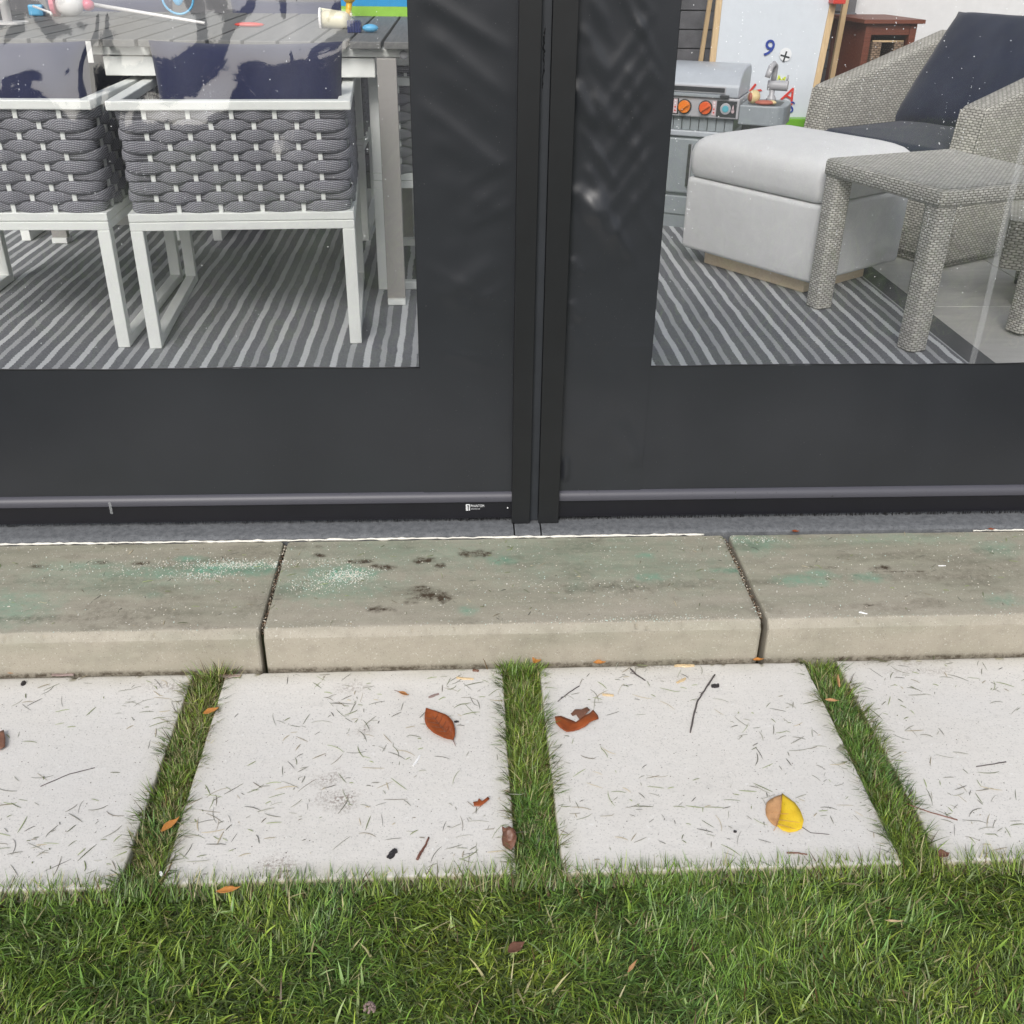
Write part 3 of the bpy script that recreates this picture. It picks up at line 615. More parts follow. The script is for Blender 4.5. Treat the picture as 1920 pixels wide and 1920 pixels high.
pts = [(-.464+random.uniform(-.004, .004), random.uniform(1.96, 2.34), .085+random.uniform(0, .02)) for _ in range(340)]+[(.7145+random.uniform(-.007, .001), random.uniform(1.97, 2.34), .085+random.uniform(0, .02)) for _ in range(420)]
grit('joint_debris', pts, lambda: np.array(random.choice([(.40, .35, .27), (.20, .12, .07), (.08, .06, .04), (.50, .46, .38), (.12, .08, .05)]))*random.uniform(.7, 1.2), 'crumbly debris packed into the step joints', 'debris', .001, .0035)
for a, b in ((-.4695, -.4585), (.7060, .7185)):
    g = MB(); g.box(a+.0005, b-.0005, 1.965, 2.345, -.03, .082); o = g.build('joint_filler', M['soil']); tag(o, 'dark dirt filling the step joint %s' % ('left of the middle block' if a < 0 else 'right of the middle block'), 'dirt', kind='stuff')

# ============================================================ LEAVES, TWIGS
def leaf(name, px, py, L_, W_, ang, mat, label, cat='leaf', curl=.15, z=0., tip=1.2, fold=0., stem=True, mat2=None, serr=.0, tilt=(0, 0), cat_base=None):
    """ovate leaf, length L_ along local x, centred at the photo pixel"""
    p = onz(px, py, z); n_ = 13; m_ = 7; V = []; F = []
    for i in range(n_):
        t_ = i/(n_-1); w_ = math.sin(math.pi*t_**(.85 if tip > 1 else 1.))**tip*W_/2*(1+serr*math.sin(t_*40))
        if t_ < .5: w_ = max(w_, W_/2*math.sin(math.pi*t_)**.8)
        for j in range(m_):
            s_ = j/(m_-1)*2-1; yy = s_*w_; xx = (t_-.5)*L_
            zz_ = .003+curl*(yy*yy/W_*1.6)+curl*.5*(xx*xx)/L_+random.uniform(-1, 1)*.0007*(1 if curl else .3)
            if fold and s_ < 0: zz_ += -s_*w_*fold; yy *= (1-fold*.4)
            V.append((xx, yy, zz_))
    for i in range(n_-1):
        for j in range(m_-1): a = i*m_+j; F.append((a, a+m_, a+m_+1, a+1))
    me = bpy.data.meshes.new(name); me.from_pydata(V, [], F); me.polygons.foreach_set('use_smooth', [True]*len(F))
    me.materials.append(mat)
    if mat2:
        me.materials.append(mat2)
        for q in me.polygons:
            c_ = q.center
            if c_.y < 0: q.material_index = 1
    o_ = link(name, me, None, None, (p[0], p[1], z+.0015)); o_.rotation_euler = (tilt[0], tilt[1], ang)
    so_ = o_.modifiers.new('thickness', 'SOLIDIFY'); so_.thickness = .0007
    tag(o_, label, cat)
    if stem:
        g_ = MB(); g_.tube([(-L_/2+.002, 0, .004), (-L_/2-.006, .001, .004), (-L_/2-.014, .003, .002)], [.0009, .0007, .0005], 5); g_.build('stem', M['twig_brown'], o_, smooth=True)
        g_ = MB(); g_.tube([(-L_/2*.95, 0, .0042), (0, 0, .0036), (L_/2*.9, 0, .0045)], [.0008, .0006, .0003], 5); g_.build('midrib', M['leaf_brown'], o_, smooth=True)
        for i in range(1, 7):
            for sg in (-1, 1):
                x_ = (-.5+i/7.5)*L_; wl = W_*.36*math.sin(math.pi*(i/7.5))**.8
                g_ = MB(); g_.tube([(x_, 0, .0042), (x_+wl*.35, sg*wl*.5, .0044+curl*(wl*.5)**2/W_*1.6), (x_+wl*.8, sg*wl, .0044+curl*wl*wl/W_*1.6)], [.0005, .0004, .0002], 4, False); g_.build('vein', M['leaf_brown'], o_, smooth=True)
    return o_
def ang(p0, p1, z=0.): a = onz(*p0, z); b = onz(*p1, z); return math.atan2(b[1]-a[1], b[0]-a[0]), float(np.hypot(*(b-a)[:2]))
a_, l_ = ang((849, 1392), (798, 1332))
leaf('fallen_leaf', 824, 1362, l_, .056, a_, M['leaf_red'], 'whole russet oval leaf lying flat on the pale paver', curl=.25, tip=.95)
# yellow leaf: folded with orange half
SHAPE_YELLOW = True
# torn leaf
def shape(name, pxs, mat, label, cat, z=0., th=.001, bumpz=.004, parent=None):
    P_s = [onz(a, b, z) for a, b in pxs]; c0 = sum(P_s)/len(P_s)
    bm = bmesh.new(); vs = [bm.verts.new((q[0]-c0[0], q[1]-c0[1], .002)) for q in P_s]; f = bm.faces.new(vs)
    if f.normal.z < 0: f.normal_flip()
    bm.normal_update()
    bmesh.ops.triangulate(bm, faces=bm.faces[:]); bmesh.ops.subdivide_edges(bm, edges=bm.edges[:], cuts=2, use_grid_fill=True)
    for v in bm.verts: v.co.z += bumpz*math.sin(v.co.x*70+v.co.y*40)*.5+bumpz*.5+random.uniform(-.3, .3)*bumpz*.3
    me = bpy.data.meshes.new(name); bm.to_mesh(me); bm.free(); me.polygons.foreach_set('use_smooth', [True]*len(me.polygons))
    o_ = link(name, me, mat, None, (c0[0], c0[1], z)); s_ = o_.modifiers.new('thickness', 'SOLIDIFY'); s_.thickness = th; tag(o_, label, cat); return o_
yl = shape('fallen_leaf', [(1466, 1492), (1475, 1499), (1489, 1509), (1499, 1523), (1506, 1543), (1503, 1556), (1494, 1560), (1480, 1563), (1468, 1561), (1456, 1552), (1460, 1538), (1463, 1524), (1465, 1508)], M['leaf_yellow'], 'yellow leaf with a folded orange half on the paver', 'leaf', bumpz=.005)
yo_ = shape('folded_half', [(1466, 1492), (1456, 1497), (1446, 1502), (1437, 1508), (1435, 1519), (1436, 1530), (1442, 1541), (1449, 1548), (1456, 1552), (1460, 1538), (1463, 1524), (1465, 1508)], M['leaf_tan'], None, None, bumpz=.005)
for kk_ in ('label', 'category'):
    if kk_ in yo_: del yo_[kk_]
yo_.location = yo_.location-yl.location; yo_.location.z = .0006; yo_.parent = yl
g = MB(); pm = [onz(*q_, 0)-np.array(yl.location) for q_ in ((1466, 1492), (1463, 1524), (1456, 1552), (1450, 1562))]; g.tube([(q_[0], q_[1], .0062) for q_ in pm], .0007, 5); g.build('midrib', M['leaf_tan'], yl, smooth=True)
for (q0_, q1_) in (((1464, 1515), (1490, 1512)), ((1462, 1530), (1500, 1530)), ((1459, 1541), (1504, 1547)), ((1457, 1549), (1492, 1559)), ((1464, 1512), (1440, 1508)), ((1462, 1528), (1438, 1524)), ((1459, 1542), (1441, 1538))):
    a_, b_ = onz(*q0_, 0)-np.array(yl.location), onz(*q1_, 0)-np.array(yl.location); g = MB(); g.tube([(a_[0], a_[1], .0058), (b_[0], b_[1], .0058)], [.0005, .0003], 4); g.build('vein', M['leaf_tan'], yl)
shape('torn_leaf', [(1040, 1346), (1052, 1344), (1066, 1350), (1080, 1357), (1092, 1350), (1104, 1342), (1112, 1332), (1121, 1344), (1122, 1350), (1108, 1358), (1098, 1366), (1085, 1370), (1070, 1374), (1062, 1376), (1050, 1369), (1042, 1360)], M['leaf_red'], 'torn crescent of russet leaf beside the middle grass strip', 'leaf', bumpz=.006)
shape('leaf_shred', [(1070, 1340), (1078, 1334), (1090, 1336), (1101, 1333), (1106, 1338), (1098, 1344), (1094, 1352), (1086, 1350), (1080, 1342), (1074, 1344)], M['leaf_brown'], 'brown crumbling shred along the top of the torn russet leaf', 'leaf', bumpz=.008)
shape('leaf_fragment', [(887, 1506), (896, 1505), (898, 1500), (904, 1506), (915, 1499), (918, 1503), (910, 1509), (900, 1514), (889, 1513)], M['leaf_red'], 'small dark red leaf scrap left of the middle grass strip', 'leaf', bumpz=.005)
shape('leaf_fragment', [(0, 1378), (9, 1375), (12, 1390), (11, 1405), (0, 1410), (-12, 1400), (-14, 1388)], M['leaf_brown'], 'brown leaf cut by the left edge of the photo', 'leaf', bumpz=.008)
cl_ = shape('curled_leaf', [(941, 1557), (947, 1562), (954, 1561), (962, 1565), (967, 1572), (969, 1582), (965, 1592), (958, 1597), (950, 1594), (943, 1587), (941, 1576), (943, 1567)], M['leaf_brown'], 'curled dark brown leaf touching the middle grass strip', 'leaf', bumpz=.016)
cr_ = shape('inner_curl', [(946, 1568), (956, 1566), (963, 1574), (961, 1584), (952, 1586), (947, 1578)], M['leaf_brown'], None, None, bumpz=.012); cr_.location = (.001, .001, .010); cr_.rotation_euler = (.5, .2, 0); cr_.parent = cl_
for kk_ in ('label', 'category'):
    if kk_ in cr_: del cr_[kk_]
leaf('fallen_leaf', 396, 1336, .036, .016, .55, M['leaf_orange'], 'small orange leaf at the top of the left grass strip', z=.006, curl=.5, stem=False)
leaf('fallen_leaf', 320, 1550, .045, .016, .95, M['leaf_orange'], 'orange leaf lodged low in the left grass strip', z=.004, curl=.6, stem=False)
leaf('fallen_leaf', 429, 1672, .042, .014, .22, M['leaf_orange'], 'orange leaf on the lawn edge under the left pavers', z=.006, curl=.5, stem=False)
leaf('fallen_leaf', 1559, 1316, .030, .010, -.15, M['leaf_tan'], 'slim brown leaf in the right grass strip', z=.008, curl=.5, stem=False)
leaf('fallen_leaf', 22, 1264, .026, .010, -.1, M['leaf_orange'], 'orange leaf at the foot of the left step block', z=.002, curl=.8, stem=False)
leaf('fallen_leaf', 1007, 1243, .026, .022, .8, M['leaf_orange'], 'crumpled orange leaf behind the middle grass strip', z=.010, curl=1.2, stem=False)
leaf('fallen_leaf', 1124, 1246, .030, .012, .1, M['leaf_orange'], 'rusty leaf at the foot of the middle step block', z=.002, curl=1.2, stem=False)
leaf('fallen_leaf', 1421, 1240, .028, .010, .1, M['leaf_orange'], 'orange leaf at the foot of the right step joint', z=.002, curl=1., stem=False)
leaf('fallen_leaf', 757, 1304, .026, .009, -.5, M['leaf_orange'], 'small amber leaf on the paver above the russet leaf', curl=.9, stem=True)
leaf('fallen_leaf', 1491, 999, .020, .008, 0, M['leaf_red'], 'dark red leaf on the threshold behind the right step block', z=.114, curl=.9, stem=False)
leaf('fallen_leaf', 1858, 995, .020, .007, 0, M['leaf_red'], 'dark red leaf on the threshold near the right edge', z=.114, curl=.9, stem=False)
leaf('fallen_leaf', 968, 1780, .036, .020, .6, M['leaf_brown'], 'brown leaf sunk in the lawn below the middle strip', z=.004, curl=.6, stem=False)
leaf('fallen_leaf', 1768, 1606, .026, .018, .2, M['leaf_brown'], 'brown leaf at the bottom of the right grass strip', z=.004, curl=.8, stem=False)
leaf('fallen_leaf', 1185, 1815, .030, .006, .9, M['leaf_tan'], 'thin dry tan blade on the lawn right of centre', z=.006, curl=.4, stem=False)
leaf('fallen_leaf', 1675, 1730, .032, .005, -.1, M['chip'], 'pale dry stalk lying in the right part of the lawn', z=.006, curl=.4, stem=False)
def chip(px, py, L_, W_, a, mat, label, cat='wood chip', z=0., h=.003, name='wood_chip'):
    p = onz(px, py, z); g_ = MB(); rings = []
    for t_ in np.linspace(0, 1, 7):
        w_ = W_*(.45+.55*math.sin(math.pi*min(max(t_*.8+.1, 0), 1)))*random.uniform(.85, 1.15); off = random.uniform(-.1, .1)*W_; cx_ = (t_-.5)*L_
        rings.append([(cx_, off-w_/2, 0), (cx_, off-w_*.3, h*random.uniform(.8, 1.2)), (cx_, off+w_*.3, h*random.uniform(.8, 1.2)), (cx_, off+w_/2, 0)][::-1])
    g_.loft(rings); o_ = g_.build(name, mat, None, smooth=False, loc=(p[0], p[1], z+.0005), rz=a); tag(o_, label, cat); return o_
chip(872, 1273, .040, .007, -.16, M['chip'], 'long pale wood chip near the foot of the middle step block')
chip(813, 1305, .026, .006, .5, M['bark'], 'greyish wood chip above the russet leaf')
chip(1140, 1304, .026, .007, -.15, M['chip'], 'short tan wood chip on the paver below the step')
chip(1283, 1249, .048, .010, 0., M['chip'], 'largest pale wood chip against the step foot')
chip(1277, 1277, .028, .008, .5, M['chip'], 'striped wood chip left of the long twig')
chip(1572, 1278, .040, .006, 1.35, M['leaf_tan'], 'tan stick standing in the top of the right grass strip', z=.012, h=.006)
chip(430, 1268, .055, .012, -.06, M['bark'], 'mauve bark strip at the top of the left grass strip', cat='bark')
chip(118, 1266, .050, .009, .0, M['bark'], 'shredded bark at the foot of the left step block', cat='bark')
chip(892, 1258, .015, .008, -.2, M['leaf_brown'], 'small dark red scrap at the step foot', cat='bark')
chip(44, 1283, .012, .009, 1.2, M['black_bit'], 'dark bud on the left paver', cat='bud', h=.006)
chip(735, 1602, .024, .014, 1.0, M['black_bit'], 'black split husk on the paver near the lawn', cat='husk', h=.004)
chip(1341, 1288, .018, .010, .1, M['black_bit'], 'black crumpled bit beside the long twig', cat='husk', h=.006)
chip(856, 1354, .010, .005, 0., M['black_bit'], 'tiny black seed right of the russet leaf', cat='seed')
chip(1378, 1560, .006, .005, 0., M['black_bit'], 'black seed left of the yellow leaf', cat='seed')
chip(1766, 1061, .020, .004, 0., M['shred'], 'white paint chip on the right step block', z=ZS, h=.001)
chip(1618, 1150, .020, .005, -.4, M['shred'], 'white shred at the edge of the right step block', z=ZS, h=.002)
chip(781, 1427, .034, .006, 1.15, M['shred'], 'curved white plastic shred below the russet leaf', cat='shred', h=.002)
chip(303, 1640, .012, .006, -1., M['shred'], 'white crumb at the end of the left grass strip', cat='shred', h=.003)
p = onz(692, 1887, .01); g = MB(); 
for q in range(40):
    v = Vector((random.gauss(0, 1), random.gauss(0, 1), abs(random.gauss(0, 1)))).normalized()*.009; g.sphere(v, .0025, 5, 4)
o = g.build('seed_head', M['bark'], None, loc=(p[0], p[1], .004)); tag(o, 'round pinkish seed head in the lawn near the bottom', 'seed head')
def twig(pxs, r0, r1, mat, label, z=0., side=(), cat='twig'):
    P_s = [onz(a, b, z) for a, b in pxs]; c0 = P_s[0]; g_ = MB()
    # resample with jitter
    path = []
    for i in range(len(P_s)-1):
        for t_ in (0, .25, .5, .75): q = P_s[i]*(1-t_)+P_s[i+1]*t_; path.append((q[0]-c0[0]+random.uniform(-1, 1)*r0*.35, q[1]-c0[1]+random.uniform(-1, 1)*r0*.35, r0*1.1+random.uniform(0, r0*.4)))
    q = P_s[-1]; path.append((q[0]-c0[0], q[1]-c0[1], r0))
    n_ = len(path); g_.tube(path, [(r0+(r1-r0)*i/(n_-1))*random.uniform(.85, 1.2) for i in range(n_)], 6)
    for (i, dx, dy) in side: b = Vector(path[min(i, n_-1)]); g_.tube([b, b+Vector((dx*.5, dy*.5, .002)), b+Vector((dx, dy, .001))], [r0*.5, r0*.4, r0*.2], 5)
    o_ = g_.build('twig', mat, None, smooth=True, loc=(c0[0], c0[1], z)); tag(o_, label, cat); return o_
twig([(1340, 1267), (1325, 1290), (1308, 1315), (1300, 1345), (1294, 1375)], .0021, .0017, M['twig'], 'longest dark twig bent across the paver right of centre', side=[(6, -.006, .004), (11, .005, -.004)])
twig([(1086, 1287), (1066, 1300), (1046, 1316)], .0012, .0009, M['twig'], 'thin straight twig right of the middle grass strip', side=[(7, .004, .006), (6, -.006, -.002)])
twig([(1182, 1255), (1193, 1266), (1210, 1277)], .0018, .0013, M['twig'], 'forked dark twig on the paver by the step', side=[(4, -.014, .004), (2, -.008, -.006)])
twig([(804, 1571), (797, 1588), (789, 1600), (782, 1613)], .0018, .0026, M['twig_brown'], 'stubby reddish twig near the lawn left of the middle strip')
twig([(178, 1440), (130, 1452), (76, 1475)], .0007, .0010, M['twig'], 'long thin stalk on the far left paver', cat='stalk')
twig([(1830, 1438), (1858, 1434), (1886, 1429)], .0009, .0012, M['twig'], 'dark sliver of twig on the far right paver')
twig([(1700, 1508), (1745, 1524), (1795, 1538)], .0009, .0012, M['twig_brown'], 'brown twig reaching from the right grass strip')
twig([(1475, 1600), (1492, 1600), (1513, 1603)], .0014, .0012, M['twig_brown'], 'short brown twig below the yellow leaf')
twig([(1502, 1550), (1520, 1562), (1555, 1565)], .0007, .0005, M['twig'], 'wiry stalk right of the yellow leaf', cat='stalk')
twig([(300, 1655), (315, 1635), (322, 1618)], .0014, .001, M['twig_brown'], 'brown stalk at the bottom of the left grass strip', cat='stalk')

# ============================================================ SCREENS
YS = 2.43
def sins(x, z, seed, amp, wl, n_=7):
    r_ = np.random.default_rng(seed); out = 0
    for _ in range(n_):
        a = r_.uniform(0, math.pi); l_ = wl*r_.uniform(.6, 1.8); out = out+np.sin((x*np.cos(a)+z*np.sin(a))*2*math.pi/l_+r_.uniform(0, 6.28))*l_/wl
    return out*amp/n_
def ridge(x, z, p0, p1, w_, a):
    p0 = np.array(p0); p1 = np.array(p1); d = p1-p0; L_ = np.hypot(*d); d = d/L_
    t_ = (x-p0[0])*d[0]+(z-p0[1])*d[1]; s_ = -(x-p0[0])*d[1]+(z-p0[1])*d[0]
    fall = np.clip(t_/(.25*L_), 0, 1)*np.clip((L_-t_)/(.35*L_), 0, 1); fall = fall*fall*(3-2*fall)
    return a*fall*np.exp(-(s_/w_)**2)
def S2(px, py): p = ony(px, py, YS); return (p[0], p[2])
def disp_left(x, z):
    far = np.clip((-.1-x)/.25, 0, 1); up = np.clip((z-.56)/.25, 0, 1)
    up2 = np.clip((z-.85)/.3, 0, 1); d = far*(.115*(np.clip(z-.85, 0, .3)**2/.6+np.clip(z-1.15, 0, 2)))
    d = d+far*up*(sins(x, z, 5, .0075, .36)+sins(x, z, 6, .0026, .14))
    strip_ = np.clip((x+.10)/.03, 0, 1)*np.clip((.14-x)/.02, 0, 1)
    for i, (z0, sl0, aa) in enumerate(((1.34, .13, .0030), (1.25, .16, .0034), (1.19, .14, .0022), (1.10, .17, .0026), (.98, .10, .0012), (.88, -.05, .0012), (.76, .12, .0020), (.70, .15, .0016))): d = d-strip_*ridge(x, z, (-.10+.02*(i % 3), z0+sl0*.6), (.15, z0-sl0*.5), .017+.004*(i % 3), aa)
    d = d+strip_*sins(x, z, 12, .0009, .12)
    for q0, q1, ww, aa in (((820, 570), (958, 470), .030, .0042), ((800, 250), (950, 330), .022, .0022), ((800, 640), (955, 700), .02, .0018), ((850, 430), (958, 330), .02, .0018)): d = d-strip_*ridge(x, z, S2(*q0), S2(*q1), ww, aa)
    for z0, aa in ((.74, .0014), (.93, .0016), (1.03, .0012)): d = d-strip_*ridge(x, z, (.0, z0-.03), (.15, z0+.05), .014, aa)
    d = d+(z < .6)*sins(x, z*.3, 8, .0014, .2)
    return d
RR = [((1070, 345), (1130, 420), .020, .0034), ((1095, 350), (1165, 465), .018, .0040), ((1085, 370), (1180, 500), .024, .0026), ((1070, 145), (1124, 250), .014, .0036), ((1068, 480), (1095, 520), .010, .0018), ((1066, 560), (1092, 604), .010, .0018),
      ((1064, 610), (1090, 652), .010, .0014), ((1110, 850), (1170, 640), .030, .0022), ((1060, 905), (1062, 850), .006, .0040), ((1200, 880), (1150, 780), .022, .0016)]
_rw = random.Random(4)
for k_ in range(10):      # family of parallel creases running down to the right, crossed by fainter ones
    y_ = -60+k_*46+_rw.uniform(-10, 10); x_ = 1078+_rw.uniform(0, 35); L_ = _rw.uniform(90, 190)
    RR.append(((x_, y_), (x_+L_*.55, y_+L_), _rw.uniform(.007, .011), _rw.uniform(.0011, .0023)))
    x_ = 1150+_rw.uniform(0, 40); L_ = _rw.uniform(60, 130); y_ = -80+k_*48
    RR.append(((x_, y_), (x_+L_*.5, y_+L_), _rw.uniform(.007, .010), _rw.uniform(.0010, .0018)))
for k_ in range(7):
    y_ = 10+k_*52+_rw.uniform(-8, 8); RR.append(((1235-_rw.uniform(0, 20), y_), (1120+_rw.uniform(0, 20), y_+150), .011, .0010))
RR = [(S2(*a), S2(*b), w_*1.1, am) for a, b, w_, am in RR]
def disp_right(x, z):
    d = 0*x
    for a, b, w_, am in RR: d = d-ridge(x, z, a, b, w_, am*2.1)
    st_ = np.clip((.49-x)/.05, 0, 1)*np.clip((z-.5)/.3, 0, 1); d = d+st_*sins(x, z, 21, .0022, .12)+np.clip((.49-x)/.05, 0, 1)*sins(x, z, 27, .0010, .09)
    cl = np.clip((x-.49)/.2, 0, 1)*np.clip((z-.56)/.2, 0, 1); d = d+cl*(sins(x, z, 22, .0035, .5)+.02*np.clip(z-.6, 0, 2)**1.5)
    lo = (z < .62); d = d+lo*(sins(x*1.0, z*.22, 23, .0024, .12))
    return d
def sheet(name, x0, x1, z0, z1, disp, mat, parent, st=.008, off=0., th=.0012):
    xs = np.linspace(x0, x1, max(2, int((x1-x0)/st)+1)); zs = np.linspace(z0, z1, max(2, int((z1-z0)/st)+1))
    me = grid_mesh(name, xs, zs, lambda X, Z: (X, YS+disp(X, Z)+off, Z))
    return link(name, me, mat, parent)
ZTOP = 2.35; CZ = .563
def flat_edge(x, z, d):  # fabric runs flat into the bar
    return d*np.clip((z-.215)/.03, 0, 1)
DL = lambda x, z: flat_edge(x, z, disp_left(x, z)); DR = lambda x, z: flat_edge(x, z, disp_right(x, z))
XL0, XL1, XR0, XR1 = -2.3, .139, .262, 2.6
def hem(name, pts, disp, r, mat, parent):
    g_ = MB(); g_.tube([(x_, YS+float(disp(np.array(x_), np.array(z_)))-.001, z_) for x_, z_ in pts], r, 6); return g_.build(name, mat, parent, smooth=True)
def brush(x0, x1, parent, n_=900):
    V = []; F = []
    for i in range(int(n_)):
        x_ = random.uniform(x0, x1); l_ = random.uniform(-.5, .5)*.006; b0 = len(V); y_ = YS-.011+random.uniform(0, .006); zb = .1225 if random.random() < .8 else .126
        V += [(x_-.0006, y_, .134), (x_+.0006, y_, .134), (x_+l_+.0004, y_-random.uniform(0, .004), zb), (x_+l_-.0004, y_, zb)]; F.append((b0, b0+1, b0+2, b0+3))
    o_ = link('brush_seal', np_mesh('brush_seal', np.array(V), np.array(F)), M['bristle'], parent); o_['kind'] = 'stuff'; return o_
def screen(x0, x1, disp, label, strip_x, clear_x):
    r_ = empty('roll_down_screen', (0, 0, 0)); tag(r_, label, 'screen', 'dark roll down patio screens')
    sheet('side_border', *sorted(strip_x), .205, ZTOP, disp, M['vinyl_black'], r_, .007, -.0022)
    sheet('lower_border', *clear_x, .205, CZ, disp, M['vinyl_black'], r_, .012)
    sheet('clear_window', *clear_x, CZ-.004, ZTOP, disp, M['clear'], r_, .014, .0006)
    g_ = MB(); prof_ = [(YS-.014, .1815), (YS-.015, .186), (YS-.0148, .193), (YS-.012, .200), (YS-.006, .206), (YS+.002, .208), (YS+.008, .2), (YS+.008, .1815)]
    rings = [[(x_, y_, z_) for y_, z_ in prof_] for x_ in (x0, x1)]; g_.loft(rings); g_.build('bar_sleeve', M['sleeve'], r_, auto=40)
    g_ = MB(); g_.box(x0, x1, YS-.013, YS+.010, .133, .181); g_.box(x0, x1, YS-.0155, YS-.013, .1795, .1812); g_.box(x0, x1, YS-.0142, YS-.013, .133, .1375)
    g_.build('weight_bar', M['bar'], r_)
    brush(x0, x1, r_)
    xi = clear_x[1] if clear_x[1] in strip_x else clear_x[0]; xo = clear_x[0] if xi == clear_x[1] else clear_x[1]
    hem('window_hem', [(x_, CZ+.001+.0012*math.sin(x_*9)+.0006*math.sin(x_*31)) for x_ in np.linspace(xo, xi, 60)], disp, .0016, M['track'], r_)
    hem('window_hem', [(xi, z_) for z_ in np.linspace(CZ, ZTOP, 60)], disp, .0013, M['track'], r_)
    return r_
sl_ = screen(XL0, XL1, DL, 'dark roll down screen left of the posts with clear window onto the white chairs', (-.099, XL1), (XL0, -.099))
sr_ = screen(XR0, XR1, DR, 'dark roll down screen right of the posts with clear window onto the wicker furniture', (XR0, .487), (.487, XR1))
def track(x0, x1, inner, parent):
    g_ = MB(); g_.box(x0, x1, YS-.030, YS-.024, .1225, ZTOP+.1); g_.box(x0 if inner > 0 else x1-.004, x0+.004 if inner > 0 else x1, YS-.0239, YS+.03, .1225, ZTOP+.1)
    g_.build('side_track', M['track'], parent, bevel=.0012)
track(.137, .186, 1, sl_); track(.209, .264, -1, sr_)
g = MB(); g.box(-.02, .42, YS+.034, YS+.20, .10, ZTOP+.4); o = g.build('patio_column', M['column']); tag(o, 'dark painted column behind the two screen tracks', 'column')
g = MB(); g.box(.1866, .2084, YS-.012, YS+.033, .1225, ZTOP+.1); g.build('filler_strip', M['column'], o)
for _ in range(1):
    g = MB(); g.tube([(.191+random.uniform(0, .004), YS-.0125, z_) for z_ in np.linspace(1.22, 1.34, 30)], [random.uniform(.0006, .0022) for _ in range(30)], 5); g.build('sealant_smear', M['track'], o)
# maker's plate on the left bar (white printed mark and word)
def text(name, body, size, loc, mat, parent, ext=.0003, rot=(R(90), 0, 0), align='LEFT', sx=1):
    cu = bpy.data.curves.new(name, 'FONT'); cu.body = body; cu.size = size; cu.extrude = ext; cu.align_x = align; cu.align_y = 'CENTER'
    t_ = bpy.data.objects.new(name, cu); COL.objects.link(t_); bpy.context.view_layer.update()
    dg = bpy.context.evaluated_depsgraph_get(); me = bpy.data.meshes.new_from_object(t_.evaluated_get(dg)); bpy.data.objects.remove(t_)
    o_ = link(name, me, mat, parent, loc); o_.rotation_euler = rot; o_.scale = (sx, 1, 1)
    me.materials.clear(); me.materials.append(mat); return o_
g = MB(); g.box(.0135, .0165, YS-.0142, YS-.0133, .156, .1755); g.box(.022, .0245, YS-.0142, YS-.0133, .156, .1755); g.box(.0165, .022, YS-.0142, YS-.0133, .1725, .1755); g.box(.0165, .020, YS-.0142, YS-.0133, .156, .159)
g.box(.0175, .0195, YS-.0142, YS-.0133, .1595, .169, Matrix.Rotation(0, 4, 'Y')); g.build('printed_mark', M['print_white'], sl_)
text('printed_word', 'PHANTOM', .0105, (.0262, YS-.0134, .1695), M['print_white'], sl_, sx=.72)
text('printed_word', 'S C R E E N S', .0042, (.0275, YS-.0134, .1605), M['print_white'], sl_, sx=1.0)
g = MB(); g.sphere((.1265, YS-.0145, .163), .0022, 8, 5); g.build('screw', M['print_white'], sl_, smooth=True)
p0 = ony(205, 940, YS-.017); p1 = ony(210, 965, YS-.017); g = MB(); g.box(-.0035, .0035, -.0006, .0006, -.017, .017); o = g.build('tape_sliver', M['seam'], None, loc=((p0[0]+p1[0])/2, YS-.0175, (p0[2]+p1[2])/2)); tag(o, 'small grey tape sliver stuck to the left weight bar', 'tape')
# seam in right window
g = MB(); g.add(*[[(1.316, YS-.002+float(DR(np.array(1.32), np.array(z_))), z_) for z_ in np.linspace(CZ, ZTOP, 40)]+[(1.332, YS-.002+float(DR(np.array(1.32), np.array(z_))), z_) for z_ in np.linspace(CZ, ZTOP, 40)], [(i, i+40, i+41, i+1) for i in range(39)]])
g.build('welded_seam', M['seam'], sr_)
# rain drops
def drops(n_, x0, x1, z0, z1, disp, parent, runs=10, big=1.):
    V = []; F = []
    pts = []
    for _ in range(n_): pts.append((random.uniform(x0, x1), random.uniform(z0, z1)**1.0))
    for _ in range(runs):
        x_ = random.uniform(x0, x1); zt = random.uniform(z0+.2, z1)
        for i in range(random.randint(6, 16)): pts.append((x_+random.gauss(0, .0012), zt-i*random.uniform(.006, .010)))
    for x_, z_ in pts:
        s_ = random.choice((.0006, .0007, .0009, .0012, .0017))*big; y_ = YS+float(disp(np.array(x_), np.array(z_)))-.0003; b0 = len(V)
        for q in range(6): a = q*math.pi/3; V.append((x_+math.cos(a)*s_, y_, z_+math.sin(a)*s_*1.2))
        V.append((x_, y_-s_*.8, z_-s_*.2)); F += [(b0+q, b0+(q+1) % 6, b0+6) for q in range(6)]
    o_ = link('rain_drops', np_mesh('rain_drops', np.array(V), np.array(F), True), M['drop'], parent); o_['kind'] = 'stuff'
drops(320, -1.3, -.11, .6, 1.45, DL, sl_, 12, .6); drops(520, .50, 1.6, .72, 1.45, DR, sr_, 30, .62)

# ============================================================ INTERIOR: rug
g = MB(); me = grid_mesh('rug', np.linspace(-2.75, 2.035, 120), np.linspace(3.25, 5.72, 60), lambda X, Y: (X, Y, ZF+.009+(vnoise(X+8, Y+8, 3, 91)-.5)*.004))
o = link('striped_rug', me, M['rug']); tag(o, 'grey and white striped outdoor rug under the dining set and ottoman', 'rug')
g = MB(); g.box(-2.75, 2.035, 3.25, 5.72, ZF+.0005, ZF+.0055); g.build('backing', M['rug'], o)

